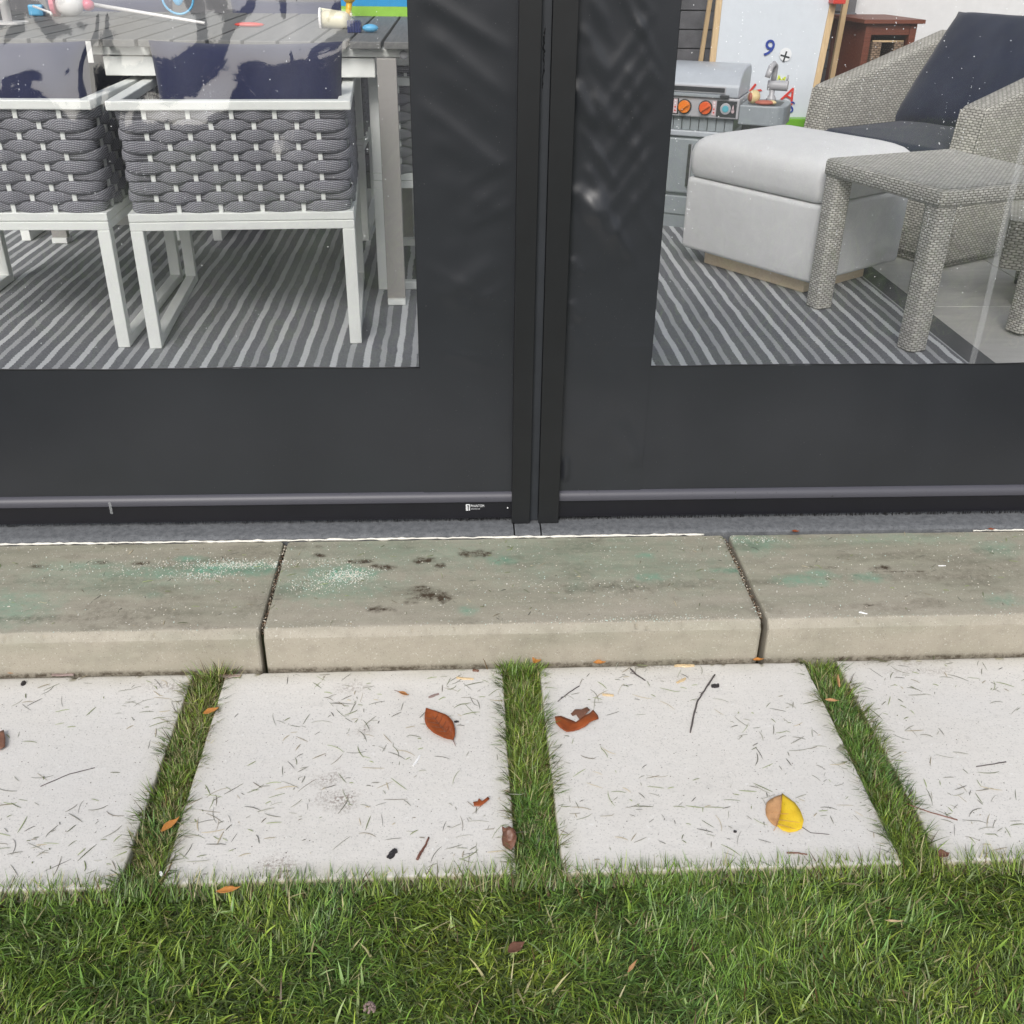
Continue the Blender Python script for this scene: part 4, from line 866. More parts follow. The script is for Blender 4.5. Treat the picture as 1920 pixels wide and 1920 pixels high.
# ------------------------------------------------------------ dining chair (origin: middle of the back edge on the floor, front toward +y)
CW, CD_ = .80, .90
def chair_proto():
    r_ = empty('dining_chair'); lw = .045; h0 = .443; hm = .475; h1 = .505; zt = .852
    for sx_ in (-1, 1):
        xo = sx_*CW/2; xa, xb = sorted((xo, xo-sx_*lw))
        MB().box(xa, xb, 0, lw, 0, h0).build('leg', M['white_metal'], r_, bevel=.003)
        MB().box(xa, xb, CD_-lw, CD_, 0, h0).build('leg', M['white_metal'], r_, bevel=.003)
        MB().box(xa+.0015, xb-.0015, lw, CD_-lw, .0, .036).build('sled_runner', M['white_metal'], r_, bevel=.003)
        MB().box(xa, xb, CD_-.04, CD_, h1+.001, zt).build('arm_post', M['white_metal'], r_, bevel=.003)
    def hoop(z0, z1, name, wd=lw):
        g_ = MB(); g_.box(-CW/2, CW/2, 0, wd, z0, z1); g_.box(-CW/2, -CW/2+wd, wd, CD_, z0, z1); g_.box(CW/2-wd, CW/2, wd, CD_, z0, z1); g_.box(-CW/2+wd, CW/2-wd, CD_-wd, CD_, z0, z1); return g_.build(name, M['white_metal'], r_, bevel=.003)
    hoop(h0+.0005, hm-.0008, 'lower_seat_frame', .05); hoop(hm+.0008, h1, 'upper_seat_frame', .05)
    MB().box(-CW/2+.05, CW/2-.05, .05, CD_-.05, hm, hm+.02).build('seat_panel', M['rope'], r_)
    # top rail (U)
    g_ = MB(); W2 = .412; g_.box(-W2, W2, -.006, .040, zt, zt+.031); g_.box(-W2, -W2+.046, .0401, CD_, zt, zt+.031); g_.box(W2-.046, W2, .0401, CD_, zt, zt+.031); g_.build('top_rail', M['white_metal'], r_, bevel=.004)
    # rods along the U path
    rad = .045; hw = CW/2-.012; y0 = .016
    L1 = CD_-.05-(y0+rad); arc = rad*math.pi/2; L2 = 2*(hw-rad); total = 2*L1+2*arc+L2
    def at(s_):
        if s_ < L1: return (-hw, CD_-.05-s_), (-1, 0)
        s_ -= L1
        if s_ < arc: a = s_/rad; return (-hw+rad-rad*math.cos(a), y0+rad-rad*math.sin(a)), (-math.cos(a), -math.sin(a))
        s_ -= arc
        if s_ < L2: return (-hw+rad+s_, y0), (0, -1)
        s_ -= L2
        if s_ < arc: a = s_/rad; return (hw-rad+rad*math.sin(a), y0+rad-rad*math.cos(a)), (math.sin(a), -math.cos(a))
        s_ -= arc; return (hw, y0+rad+s_), (1, 0)
    pos = []
    for i in range(10): pos.append(L1-(.06+.0735*(9-i)))
    b0 = L1+arc-rad+ (hw-.2940) + 0.0
    for i in range(9): pos.append(L1+arc+(hw-rad-.294)+i*.0735)
    for i in range(10): pos.append(L1+2*arc+L2+.06+.0735*i)
    pos = [p_ for p_ in pos if .01 < p_ < total-.01]
    g_ = MB(); g_.box(-.0075, .0075, -.004, .004, h1, zt); rod = g_.mesh('rod'); rod.materials.append(M['white_metal'])
    for p_ in pos:
        (x_, y_), nn = at(p_); link('rod', rod, None, r_, (x_, y_, 0), math.atan2(nn[1], nn[0])+math.pi/2)
    # straps
    nrow = 10; rh = (zt-h1)/nrow
    xs_ = np.array([pos[0]-.08]+pos+[pos[-1]+.08]); ids = np.arange(len(xs_))
    meshes = []
    for par in (0, 1):
        rings = []; ss = np.arange(0, total+.001, .0135)
        for s_ in ss:
            (x_, y_), nn = at(min(s_, total-1e-6)); ii = np.interp(s_, xs_, ids); ph_ = math.cos(math.pi*(ii+par))     # +1 outside the rod
            d_ = .0088*ph_+.001; hh = rh*(1.04+.30*max(ph_, -.6)); th_ = .0048+.0022*max(ph_, 0); wob_ = random.uniform(-.0007, .0007)
            cx_, cy_ = x_+nn[0]*d_, y_+nn[1]*d_; ring = []
            for a in range(10):
                an = 2*math.pi*a/10; o1 = math.copysign(abs(math.cos(an))**.8, math.cos(an))*th_; o2 = math.copysign(abs(math.sin(an))**.75, math.sin(an))*hh/2+wob_
                ring.append((cx_+nn[0]*o1, cy_+nn[1]*o1, o2))
            rings.append(ring)
        g_ = MB(); g_.loft([r[::-1] for r in rings]); # uv: swap so u runs along the strap
        g_.uv = [[(v_, u_) for u_, v_ in f] for f in g_.uv]
        m_ = g_.mesh('strap', True); m_.materials.append(M['rope']); meshes.append(m_)
    for i in range(nrow): link('rope_strap', meshes[i % 2], None, r_, (0, 0, zt-rh*(i+.5)))
    return r_
ch = chair_proto(); ch.location = (-.775, 3.785, ZF+.011); ch.rotation_euler = (0, 0, R(3.6))
CH_G = 'white framed rope dining chairs round the table'
tag(ch, 'white rope dining chair seen whole from behind through the left window', 'chair', CH_G)
def chair_at(x, y, rz, label):
    c = copy_tree(ch); c.location = (x, y, ZF+.011); c.rotation_euler = (0, 0, R(rz)); tag(c, label, 'chair', CH_G); return c
chair_at(-1.652, 3.775, 0.3, 'white rope dining chair cut by the left edge of the photo')
chair_at(.545, 4.91, 90, 'white rope dining chair at the table end behind the grey table leg')
chair_at(-1.83, 6.27, 180, 'far left rope chair whose legs show under the near left chair')
chair_at(-.86, 6.27, 180, 'far right rope chair whose legs show under the whole chair')
def pillow(name, w_, h_, t_, mat, label, cat='pillow', parent=None, n_=26, puff=.45, sag=0., seed=1):
    r_ = np.random.default_rng(seed); V = []; F = []
    us = np.linspace(-1, 1, n_); m_ = n_
    for side in (1, -1):
        for j in range(m_):
            for i in range(n_):
                u, v = us[i], us[j]; e = max(1-abs(u)**3.2, 0)**puff*max(1-abs(v)**3.2, 0)**puff
                pin = 1-.045*(1-abs(u)**2)*abs(v)**6; pin2 = 1-.045*(1-abs(v)**2)*abs(u)**6
                wr = .010*math.sin(u*7+v*4+seed)*e*.5+.006*math.sin(u*17-v*9+seed)*e*.5
                V.append((u*w_/2*pin2, side*(t_/2*e+wr*.6+.003), v*h_/2*pin-sag*(u*u)*(v > 0)*v))
    nn = n_*m_
    for j in range(m_-1):
        for i in range(n_-1): a = j*n_+i; F.append((a, a+n_, a+n_+1, a+1)); b = nn+a; F.append((b, b+1, b+n_+1, b+n_))
    rim = [i for i in range(n_)]+[j*n_+n_-1 for j in range(1, m_)]+[(m_-1)*n_+i for i in range(n_-2, -1, -1)]+[j*n_ for j in range(m_-2, 0, -1)]
    for q in range(len(rim)): a, b = rim[q], rim[(q+1) % len(rim)]; F.append((a, b, nn+b, nn+a))
    me = bpy.data.meshes.new(name); me.from_pydata(V, [], F); me.polygons.foreach_set('use_smooth', [True]*len(F)); bmx = bmesh.new(); bmx.from_mesh(me); bmesh.ops.recalc_face_normals(bmx, faces=bmx.faces); bmx.to_mesh(me); bmx.free()
    o_ = link(name, me, mat, parent); 
    if label: tag(o_, label, cat)
    return o_
p = pillow('back_pillow', .665, .50, .15, M['navy'], 'navy back pillow in the whole rope chair', seed=2); p.location = (-.725, 3.925, ZF+.82); p.rotation_euler = (R(-6), 0, R(2))
p = pillow('back_pillow', .665, .50, .15, M['navy'], 'navy back pillow with white tag in the left rope chair', seed=3); p.location = (-1.60, 3.93, ZF+.815); p.rotation_euler = (R(-4), 0, R(-1))
q = ony(198, 108, 3.92); g = MB(); g.box(-.009, .009, -.002, .002, -.034, .034); g.build('care_tag', M['toy_white'], p, loc=(.338, -.01, .215))
def soft_box(name, w_, d_, h_, r, mat, parent=None, crown=.0, n=5, bulge=.0, nr=6):
    g_ = MB(); rings = []
    for i in range(nr+1): a = math.pi/2*i/nr; ins = r*(1-math.sin(a)); rings.append(rrect(w_-2*ins, d_-2*ins, max(r*1.2-ins, .008), n, 0, 0, r*(1-math.cos(a))))
    for t_ in (.25, .5, .75): rings.append(rrect(w_+2*bulge*math.sin(math.pi*t_), d_+2*bulge*math.sin(math.pi*t_), r*1.2, n, 0, 0, r+(h_-2*r)*t_))
    for i in range(nr+1): a = math.pi/2*i/nr; ins = r*(1-math.cos(a)); rings.append(rrect(w_-2*ins, d_-2*ins, max(r*1.2-ins, .008), n, 0, 0, h_-r+r*math.sin(a)))
    for s_ in (.85, .6, .3, .06): ins = r; rr_ = rrect((w_-2*ins)*s_, (d_-2*ins)*s_, .02*s_+.002, n, 0, 0, h_+crown*(1-s_**2)); rings.append(rr_)
    g_.loft(rings); return g_.build(name, mat, parent, smooth=True)
for x_, y_, rz, lab, kk in ((-.745, 4.28, 3.6, 'navy seat cushion on the whole rope chair', 1), (-1.65, 4.28, 0, 'navy seat cushion on the left rope chair', 1), (.08, 4.91, 0, 'navy seat cushion on the end rope chair', 1), (-1.83, 5.79, 0, 'navy seat cushion on the far left rope chair', 1), (-.86, 5.79, 0, 'navy seat cushion on the far right rope chair', 1)):
    c = soft_box('seat_cushion', .66, .66, .12, .045, M['navy'], None, .012); c.location = (x_, y_, ZF+.517); c.rotation_euler = (0, 0, R(rz)); tag(c, lab, 'cushion', 'navy seat cushions on the rope chairs')
for x_, lab, sd in ((-1.83, 'navy back pillow in the far left rope chair', 5), (-.86, 'navy back pillow in the far right rope chair', 6)):
    p = pillow('back_pillow', .665, .52, .15, M['navy'], lab, seed=sd); p.location = (x_, 6.13, ZF+.84); p.rotation_euler = (R(6), 0, R(180))

# ------------------------------------------------------------ dining table
tb = empty('dining_table', (-1.2, 5.1, ZF)); tag(tb, 'long white framed dining table with wide grey slats', 'table')
tx, ty = -1.2, 5.1
def tbox(x0, x1, y0, y1, z0, z1, name, mat, bev=.003): return MB().box(x0-tx, x1-tx, y0-ty, y1-ty, z0-ZF, z1-ZF).build(name, mat, tb, bevel=bev)
TZ = 1.164; gaps = -1.064
sm_ = MB(); sm_.box(-.0595, .0595, 4.275-ty, 5.93-ty, -.026, 0); sme = sm_.mesh('slat'); sme.materials.append(M['slat'])
for i in range(-10, 8):
    cx_ = gaps+.066+.1315*i; s_ = link('slat', sme, None, tb, (cx_-tx, 0, TZ-ZF-random.uniform(0, .0008))); b = s_.modifiers.new('bevel', 'BEVEL'); b.width = .003; b.segments = 2
XT0, XT1 = -2.35, -.055
for a, b in ((XT0, -1.168), (-1.150, XT1)): tbox(a, b, 4.335, 4.40, 1.105, 1.137, 'apron_rail', M['white_metal'])
tbox(-1.1678, -1.1502, 4.345, 4.40, 1.105, 1.1365, 'rail_joint', M['greige'], 0)
tbox(XT0, XT1, 5.80, 5.86, 1.105, 1.137, 'apron_rail', M['white_metal'])
for x_ in (XT0, XT1-.05): tbox(x_, x_+.05, 4.4005, 5.7995, 1.105, 1.137, 'end_rail', M['white_metal'])
tbox(-1.35, -.312, 4.345, 5.75, 1.030, 1.099, 'lower_beam', M['white_metal'])
for x_, y_ in ((-.302, 4.30), (-.302, 5.33), (-2.10, 4.36), (-2.06, 5.33)):
    tbox(x_, x_+.076, y_, y_+.038, .158, 1.104, 'leg', M['greige']); tbox(x_+.001, x_+.077, y_-.018, y_+.045, .132, .1575, 'foot', M['white_metal'])
q = ony(757, 103, 4.32); g = MB(); g.sphere((q[0]-tx, q[1]-ty, q[2]-ZF), (.017, .012, .017), 14, 8); g.build('knob', M['toy_silver'], tb, smooth=True)
# ------------------------------------------------------------ things on the table
def on_t(px, py): p_ = onz(px, py, TZ+.002); return p_
a = on_t(160, 26); b = on_t(384, 48); c = on_t(133, 30)
rod_ = empty('toy_fishing_rod', (c[0], c[1], TZ)); tag(rod_, 'white and pink toy fishing rod lying on the table', 'toy')
g = MB(); g.tube([(a[0]-c[0], a[1]-c[1], .05), (b[0]-c[0], b[1]-c[1], .012)], [.010, .006], 8); g.build('rod_pole', M['toy_white'], rod_, smooth=True)
g = MB(); g.sphere((0, 0, .055), (.072, .05, .055), 16, 10); g.build('reel_body', M['toy_white'], rod_, smooth=True)
g = MB(); g.tube([(-.075, .0, .055), (-.055, 0, .055)], .058, 16); g.build('reel_ring', M['toy_pink'], rod_, smooth=False)
g = MB(); g.sphere((.085, .01, .05), (.032, .026, .026), 10, 6); g.build('reel_nose', M['toy_pink'], rod_, smooth=True)
g = MB(); g.tube([(-.15, -.05, .045), (-.06, -.09, .02), (-.055, -.10, .012)], .006, 6); g.build('crank', M['toy_white'], rod_, smooth=True)
g = MB(); g.box(-.19, -.12, -.02, .02, .002, .05); g.build('grip', M['toy_blue'], rod_, bevel=.008)
c = on_t(337, 27); r_ = empty('toy_ring', (c[0], c[1], TZ)); tag(r_, 'light blue plastic toy ring on the table', 'toy')
g = MB(); g.tube([(.075*math.cos(t_), .0, .075+.072*math.sin(t_)) for t_ in np.linspace(0, 2*math.pi, 30)], .006, 6, False); g.build('hoop', M['toy_blue'], r_, smooth=True)
g = MB(); g.sphere((0, 0, .085), (.030, .01, .045), 10, 6); g.build('centre', M['toy_blue'], r_, smooth=True)
c = on_t(468, 50); g = MB(); g.sphere((0, 0, .010), (.066, .022, .010), 18, 6); o = g.build('toy_lure', M['toy_red'], None, smooth=True, loc=(c[0], c[1], TZ)); tag(o, 'flat red oval toy piece on the slats', 'toy')
c = on_t(620, 52); r_ = empty('toy_cup', (c[0], c[1], TZ)); tag(r_, 'cream plastic toy cup lying on its side', 'toy')
g = MB(); g.tube([(-.035, 0, .035), (0, 0, .035), (.06, -.02, .033), (.078, -.026, .032)], [.033, .036, .034, .028], 16); g.build('cup_body', M['toy_cream'], r_, smooth=True)
g = MB(); g.tube([(-.045, 0, .035), (-.036, 0, .035)], [.046, .046], 18); g.build('rim', M['toy_white'], r_)
c = on_t(652, 33); r_ = empty('toy_scoop', (c[0], c[1], TZ)); tag(r_, 'yellow plastic toy with round knob standing on the table', 'toy')
g = MB(); g.sphere((.012, 0, .100), .036, 16, 10); g.build('knob', M['toy_yellow'], r_, smooth=True)
g = MB(); g.tube([(.012, 0, .07), (.006, 0, .035), (.004, 0, .008)], [.016, .014, .016], 10); g.build('stem', M['toy_yellow'], r_, smooth=True)
g = MB(); g.box(-.135, .02, -.012, .012, 0, .014, Matrix.Rotation(R(8), 4, 'Y')@Matrix.Translation((0, 0, .012))); g.box(-.115, -.075, -.014, .014, -.012, .002, Matrix.Rotation(R(8), 4, 'Y')@Matrix.Translation((0, 0, .012))); g.build('arm', M['toy_cream'], r_, bevel=.003)
c = on_t(667, 60); r_ = empty('toy_block', (c[0], c[1], TZ)); tag(r_, 'navy ridged toy block with pale blue end on the slats', 'toy')
g = MB()
for i in range(5): g.box(-.032+i*.011, -.024+i*.011, -.025, .025, .0, .046)
g.box(-.03, .024, -.022, .022, .002, .040); g.build('block_body', M['toy_navy'], r_, bevel=.002)
g = MB(); g.sphere((.062, -.012, .018), (.034, .022, .016), 12, 8); g.build('block_end', M['toy_blue'], r_, smooth=True)
r_ = empty('picture_box', (-.40, 5.78, TZ)); tag(r_, 'bright blue and green printed box standing on the far side of the table', 'box')
g = MB(); g.box(-.17, .21, 0, .06, .045, .26); g.build('upper_panel', M['print_blue'], r_); g = MB(); g.box(-.17, .21, 0, .06, 0, .0445); g.build('lower_panel', M['print_green'], r_)
g = MB()
for i in range(5): g.box(.165+i*.006, .168+i*.006, -.0015, -.0003, .07+.004*(i % 2), .11+.008*((i*3) % 4))
g.build('printed_strokes', M['deep_blue'], r_)
c = on_t(15, 43); r_ = empty('white_pole', (c[0], c[1], TZ)); tag(r_, 'white pole on a flat disc at the far left of the table', 'pole')
g = MB(); g.tube([(0, 0, .008), (0, 0, .55)], .020, 12); g.build('shaft', M['toy_white'], r_, smooth=True); g = MB(); g.tube([(0, 0, 0), (0, 0, .008)], .085, 20); g.build('base', M['toy_white'], r_)

# ============================================================ RIGHT: wicker side table
def frame2(o, front, right):  # yaw so that local x runs front->right
    return math.atan2(right[1]-front[1], right[0]-front[0])
lf, ff, rf = onz(1533, 575, ZF)[:2], onz(1722, 658, ZF)[:2], onz(1912, 628, ZF)[:2]
yaw = R(20.5); ctr = (lf+rf)/2
st_ = empty('wicker_side_table', (ctr[0], ctr[1], ZF+.010), yaw, 'square grey wicker side table in front of the armchair', 'side table')
hs_ = .285
for sx_ in (-1, 1):
    for sy_ in (-1, 1):
        g = MB(); ring = rrect(.088, .088, .022, 4, sx_*hs_, sy_*hs_); g.loft([[(x_, y_, z_) for x_, y_, _ in ring] for z_ in (0.003, .552)]); g.build('leg', M['wicker'], st_, auto=60)
        g = MB(); ring = rrect(.07, .07, .02, 3, sx_*hs_, sy_*hs_); g.loft([[(x_, y_, z_) for x_, y_, _ in ring] for z_ in (0.0, .003)]); g.build('foot_pad', M['toy_dark'], st_)
g = MB(); zz_ = [(0, .006), (.006, 0), (.05, 0), (.06, .004), (.064, .012)]
rings = [[(x_, y_, .552+h_) for x_, y_, _ in rrect(.672-2*i_, .672-2*i_, .026-i_*.5, 4)] for h_, i_ in zz_]; g.loft(rings, caps=True); g.build('apron', M['wicker'], st_, auto=60)
me = grid_mesh('top', np.linspace(-.322, .322, 40), np.linspace(-.322, .322, 40), lambda X, Y: (X, Y, .6168+(vnoise(X+4, Y+4, 5, 95)-.5)*.002))
uvl = me.uv_layers.new(name='UVMap'); vi = np.zeros(len(me.loops), np.int32); me.loops.foreach_get('vertex_index', vi); cv = np.zeros(len(me.vertices)*3); me.vertices.foreach_get('co', cv); cv = cv.reshape(-1, 3)
uvl.data.foreach_set('uv', cv[vi][:, :2].astype(np.float32).ravel()); link('woven_top', me, M['wicker'], st_)

# ------------------------------------------------------------ ottoman
L_o, F_o, R_o = onz(1315, 497, ZF)[:2], onz(1505, 553, ZF)[:2], onz(1618, 522, ZF)[:2]
yo = math.atan2((R_o-F_o)[1], (R_o-F_o)[0]); wx = float(np.hypot(*(R_o-F_o))); wy = float(np.hypot(*(L_o-F_o)))
ux = np.array([math.cos(yo), math.sin(yo)]); uy = np.array([-ux[1], ux[0]]); ctr = F_o+ux*wx/2+uy*wy/2
ot = empty('ottoman', (ctr[0], ctr[1], ZF+.009), yo, 'square pale grey upholstered ottoman on an oak plinth', 'ottoman')
MB().box(-wx/2, wx/2, -wy/2, wy/2, 0, .058).build('plinth', M['plinth'], ot, bevel=.006)
MB().box(-wx/2+.01, wx/2-.01, -wy/2+.01, wy/2-.01, .058, .075).build('plinth_recess', M['toy_dark'], ot)
BW, BD = .66, .79
b = soft_box('ottoman_body', BW, BD, .335, .022, M['linen'], ot, 0.); b.location = (0.02, 0.0, .075)
g = MB(); rings = [[(x_*1., y_, z_) for x_, y_, _ in rrect(BW-2*i_, BD-2*i_, max(.06-i_*.2, .010), 8)] for i_, z_ in ((.16, .001), (.03, .0), (.010, .006), (.001, .018), (-.004, .045), (-.006, .080), (-.005, .112), (.002, .140), (.014, .160), (.034, .177), (.066, .190), (.11, .201), (.16, .210), (.22, .216), (.27, .219), (.305, .2195))]
g.loft(rings); b = g.build('ottoman_cushion', M['linen'], ot, smooth=True); b.location = (.02, 0, .411)

# ------------------------------------------------------------ armchair
u = np.array([-.5, .866]); v_ = np.array([.866, .5]); P0 = np.array([2.36, 4.82])
# local x: from screen-right arm (0) to screen-left arm; local y: depth away
ac = empty('wicker_armchair', (P0[0], P0[1], ZF), 0, 'deep taupe wicker armchair with navy cushions behind the ottoman', 'armchair')
def AC(a, b_, z_): q = u*a+v_*b_; return (q[0], q[1], z_-ZF)
def arm(a0, a1, name):
    g_ = MB(); rings = []; r = .020; zb = .165
    for b_ in (0.0, .005, .02, .15, .3, .45, .6, .75, .9, 1.05):
        ins = {0.0: .012, .005: .004}.get(b_, 0); ztop = lambda bb: .862+.25*max(bb-.1, -.02)
        def pt(a_, z_): sl = .125*(z_-zb)*max(0, 1-b_/.5); return AC(a_, b_+sl, z_)
        zt_ = ztop(b_+.09*max(0, 1-b_/.5)); P_a = [(a0+ins, zb), (a1-ins, zb), (a1-ins, .4), (a1-ins, .65), (a1-ins, zt_-r-ins), (a1-ins-r*.3, zt_-r*.3-ins), (a1-ins-r, zt_-ins), ((a0+a1)/2, zt_-ins+.002), (a0+ins+r, zt_-ins), (a0+ins+r*.3, zt_-r*.3-ins), (a0+ins, zt_-r-ins), (a0+ins, .65), (a0+ins, .4)]
        rings.append([pt(a_, z_) for a_, z_ in P_a])
    g_.loft(rings); uA = Vector((u[0], u[1], 0)); vA = Vector((v_[0], v_[1], 0))
    for fi, f in enumerate(g_.f):
        pv = [Vector(g_.v[i]) for i in f]; nn = Vector((0, 0, 0))
        for qi in range(len(pv)): nn += pv[qi].cross(pv[(qi+1) % len(pv)])
        an = (abs(nn.dot(uA)), abs(nn.dot(vA)), abs(nn.z))
        if an[2] == max(an): g_.uv[fi] = [(q.dot(vA), q.dot(uA)) for q in pv]
        elif an[0] > an[1]: g_.uv[fi] = [(q.dot(vA), q.z) for q in pv]
        else: g_.uv[fi] = [(q.dot(uA), q.z) for q in pv]
    o_ = g_.build(name, M['wicker_arm'], ac, auto=50); bm = bmesh.new(); bm.from_mesh(o_.data); bmesh.ops.recalc_face_normals(bm, faces=bm.faces); bm.to_mesh(o_.data); bm.free()
    for a_ in (a0+.006, a1-.006):
        g_ = MB(); g_.tube([Vector(AC(a_, .006+.125*(z_-zb)-.003, z_)) for z_ in np.linspace(zb+.005, .845, 12)], .0075, 6); g_.build('corner_cord', M['wicker_arm'], ac, smooth=True)
    return o_
arm(0, .142, 'arm_rest'); arm(.915, 1.055, 'arm_rest')
def acbox(a0, a1, b0, b1, z0, z1, name, mat, bev=.006, uvs=True):
    g_ = MB(); vs = [AC(a0, b0, z0), AC(a1, b0, z0), AC(a1, b1, z0), AC(a0, b1, z0), AC(a0, b0, z1), AC(a1, b0, z1), AC(a1, b1, z1), AC(a0, b1, z1)]
    dx, dy, dz = a1-a0, b1-b0, z1-z0; q_ = lambda a, b: [(0, 0), (a, 0), (a, b), (0, b)]
    g_.add(vs, [(0, 1, 2, 3), (7, 6, 5, 4), (4, 5, 1, 0), (5, 6, 2, 1), (6, 7, 3, 2), (7, 4, 0, 3)], [q_(dx, dy), q_(dx, dy), [(0, dz), (dx, dz), (dx, 0), (0, 0)], [(0, dz), (dy, dz), (dy, 0), (0, 0)], [(0, dz), (dx, dz), (dx, 0), (0, 0)], [(0, dz), (dy, dz), (dy, 0), (0, 0)]])
    o_ = g_.build(name, mat, ac, bevel=bev); bm = bmesh.new(); bm.from_mesh(o_.data); bmesh.ops.recalc_face_normals(bm, faces=bm.faces); bm.to_mesh(o_.data); bm.free(); return o_
acbox(.147, .913, .012, .95, .165, .50, 'seat_base', M['wicker_arm'])
acbox(.03, 1.03, .03, .97, ZF+.004, .163, 'recessed_base', M['wicker_arm'])
acbox(-.005, 1.06, 1.052, 1.15, .165, 1.09, 'back_rest', M['wicker_arm'])
sc_ = soft_box('seat_cushion', .76, .84, .16, .04, M['dark_teal'], None, .015); q = AC(.529, .44, .505); sc_.location = (P0[0]+q[0], P0[1]+q[1], .503); sc_.rotation_euler = (0, 0, math.atan2(v_[1], v_[0])-math.pi/2); tag(sc_, 'dark navy seat cushion in the wicker armchair', 'cushion')
p = pillow('back_pillow', .87, .70, .20, M['dark_teal'], 'large dark navy back pillow in the wicker armchair', seed=9, puff=.4); q = AC(.52, .85, 1.0); p.location = (P0[0]+q[0], P0[1]+q[1], .915); p.rotation_euler = (R(-37), 0, math.atan2(v_[1], v_[0])-math.pi/2)

# ------------------------------------------------------------ second wicker piece at right edge
ws = empty('wicker_stool', (2.335, 4.26, ZF), R(-27), 'grey wicker footstool cut by the right edge behind the side table', 'footstool')
g = MB(); ring = rrect(.56, .56, .03, 4, .28, .28); g.loft([[(x_, y_, z_) for x_, y_, _ in ring] for z_ in (.175, .38)]); g.build('stool_body', M['wicker_arm'], ws, auto=60)
for a, b_ in ((.13, .1), (.48, .1), (.13, .48), (.48, .48)):
    g = MB(); ring = rrect(.07, .07, .018, 3, a, b_); g.loft([[(x_, y_, z_) for x_, y_, _ in ring] for z_ in (.03, .174)]); g.build('leg', M['wicker_arm'], ws, auto=60)
    g = MB(); ring = rrect(.066, .066, .018, 3, a, b_); g.loft([[(x_, y_, z_) for x_, y_, _ in ring] for z_ in (0, .03)]); g.build('foot', M['toy_dark'], ws)

# ------------------------------------------------------------ toy kitchen
kx, ky = 1.458, 5.539; yk = math.atan2(-.138, .313)
tk = empty('toy_kitchen', (kx, ky, ZF), yk, 'grey plastic toy grill kitchen with orange knobs beside a small sink', 'toy kitchen')
def kb(x0, x1, y0, y1, z0, z1, name, mat, bev=.006): return MB().box(x0, x1, y0, y1, z0-ZF, z1-ZF).build(name, mat, tk, bevel=bev)
kb(-.50, -.03, .03, .36, ZF, .20, 'base', M['toy_grey']); kb(-.50, -.03, .02, .36, .2005, .30, 'lower_rail', M['toy_grey']); kb(-.49, -.04, .04, .36, .3005, .61, 'cabinet', M['toy_grey'])
kb(-.48, -.195, .022, .0395, .315, .600, 'door', M['toy_grey'], .008); kb(-.50, -.03, .02, .36, .6105, .640, 'shelf_rail', M['toy_grey_light'])
kb(-.245, -.228, .0, .0215, .36, .575, 'door_handle', M['toy_dark'], .004); kb(-.2275, -.2215, -.004, .0215, .36, .575, 'handle_edge', M['toy_silver'], .002)
for i in range(10): kb(-.478+i*.0455, -.436+i*.0455, .034, .05, .6405, .712, 'groove_panel', M['toy_grey'], .003)
kb(-.49, -.03, .0505, .36, .6405, .712, 'panel_backing', M['toy_grey'], 0)
kb(-.52, 0.0, 0., .36, .7125, .812, 'control_panel', M['toy_silver'], .006)
kb(-.52, -.315, -.003, -.0005, .722, .80, 'dark_plate', M['toy_dark'], 0); kb(-.115, -.012, -.003, -.0005, .722, .80, 'dark_plate', M['toy_dark'], 0)
def disc(x_, z_, r, y0, y1, name, mat, seg=20): g_ = MB(); g_.tube([(x_, y0, z_-ZF), (x_, y1, z_-ZF)], r, seg); return g_.build(name, mat, tk, bevel=.002)
KX = [-.29, -.185]
for x_, mm in ((-.282, M['toy_orange']), (-.172, M['toy_orange2'])):
    disc(x_, .762, .037, -.0032, -.008, 'knob_ring', M['toy_dark']); disc(x_, .762, .031, -.008, -.022, 'knob', mm); g = MB(); g.box(-.028, .028, -.034, -.0225, -.007, .007, Matrix.Rotation(R(-35), 4, 'Y')); g.build('knob_grip', mm, tk, loc=(x_, 0, .762-ZF), bevel=.003)
disc(-.068, .762, .028, -.0032, -.007, 'dial_ring', M['toy_silver']); disc(-.068, .762, .017, -.007, -.011, 'dial_centre', M['dial']); disc(-.37, .762, .024, -.0032, -.007, 'dial_ring', M['toy_silver']); disc(-.37, .762, .015, -.007, -.010, 'dial_centre', M['sticker'])
for x_ in (-.332, -.128):
    kb(x_-.010, x_+.010, -.0052, -.0032, .727, .797, 'sticker', M['sticker'], 0)
    for zz_ in (.74, .757, .774, .788): disc(x_, zz_, .0045, -.0053, -.0062, 'sticker_dot', M['toy_red'] if zz_ < .76 else M['print_white'], 8)
g = MB(); g.sphere((-.030, -.005, .752-ZF), (.009, .003, .011), 8, 6); g.tube([(-.030, -.005, .758-ZF), (-.030, -.004, .782-ZF)], [.0075, .0005], 8); g.build('drop_emblem', M['sticker'], tk, smooth=True)
g = MB(); rings = []
for y_, z_ in ((.0, .8125), (-.004, .835), (-.002, .87), (.03, .91), (.085, .94), (.16, .955), (.30, .955), (.34, .93), (.34, .8125)): rings.append([(x_, y_, z_-ZF) for x_ in (-.50, -.008)])
pr = [r[0] for r in rings]; g.loft([[(x_, y_, z_) for _, y_, z_ in pr] for x_ in (-.50, -.49, -.018, -.008)]); o = g.build('lid', M['toy_grey_light'], tk, auto=35, bevel=.008)
bm = bmesh.new(); bm.from_mesh(o.data); bmesh.ops.recalc_face_normals(bm, faces=bm.faces); bm.to_mesh(o.data); bm.free()
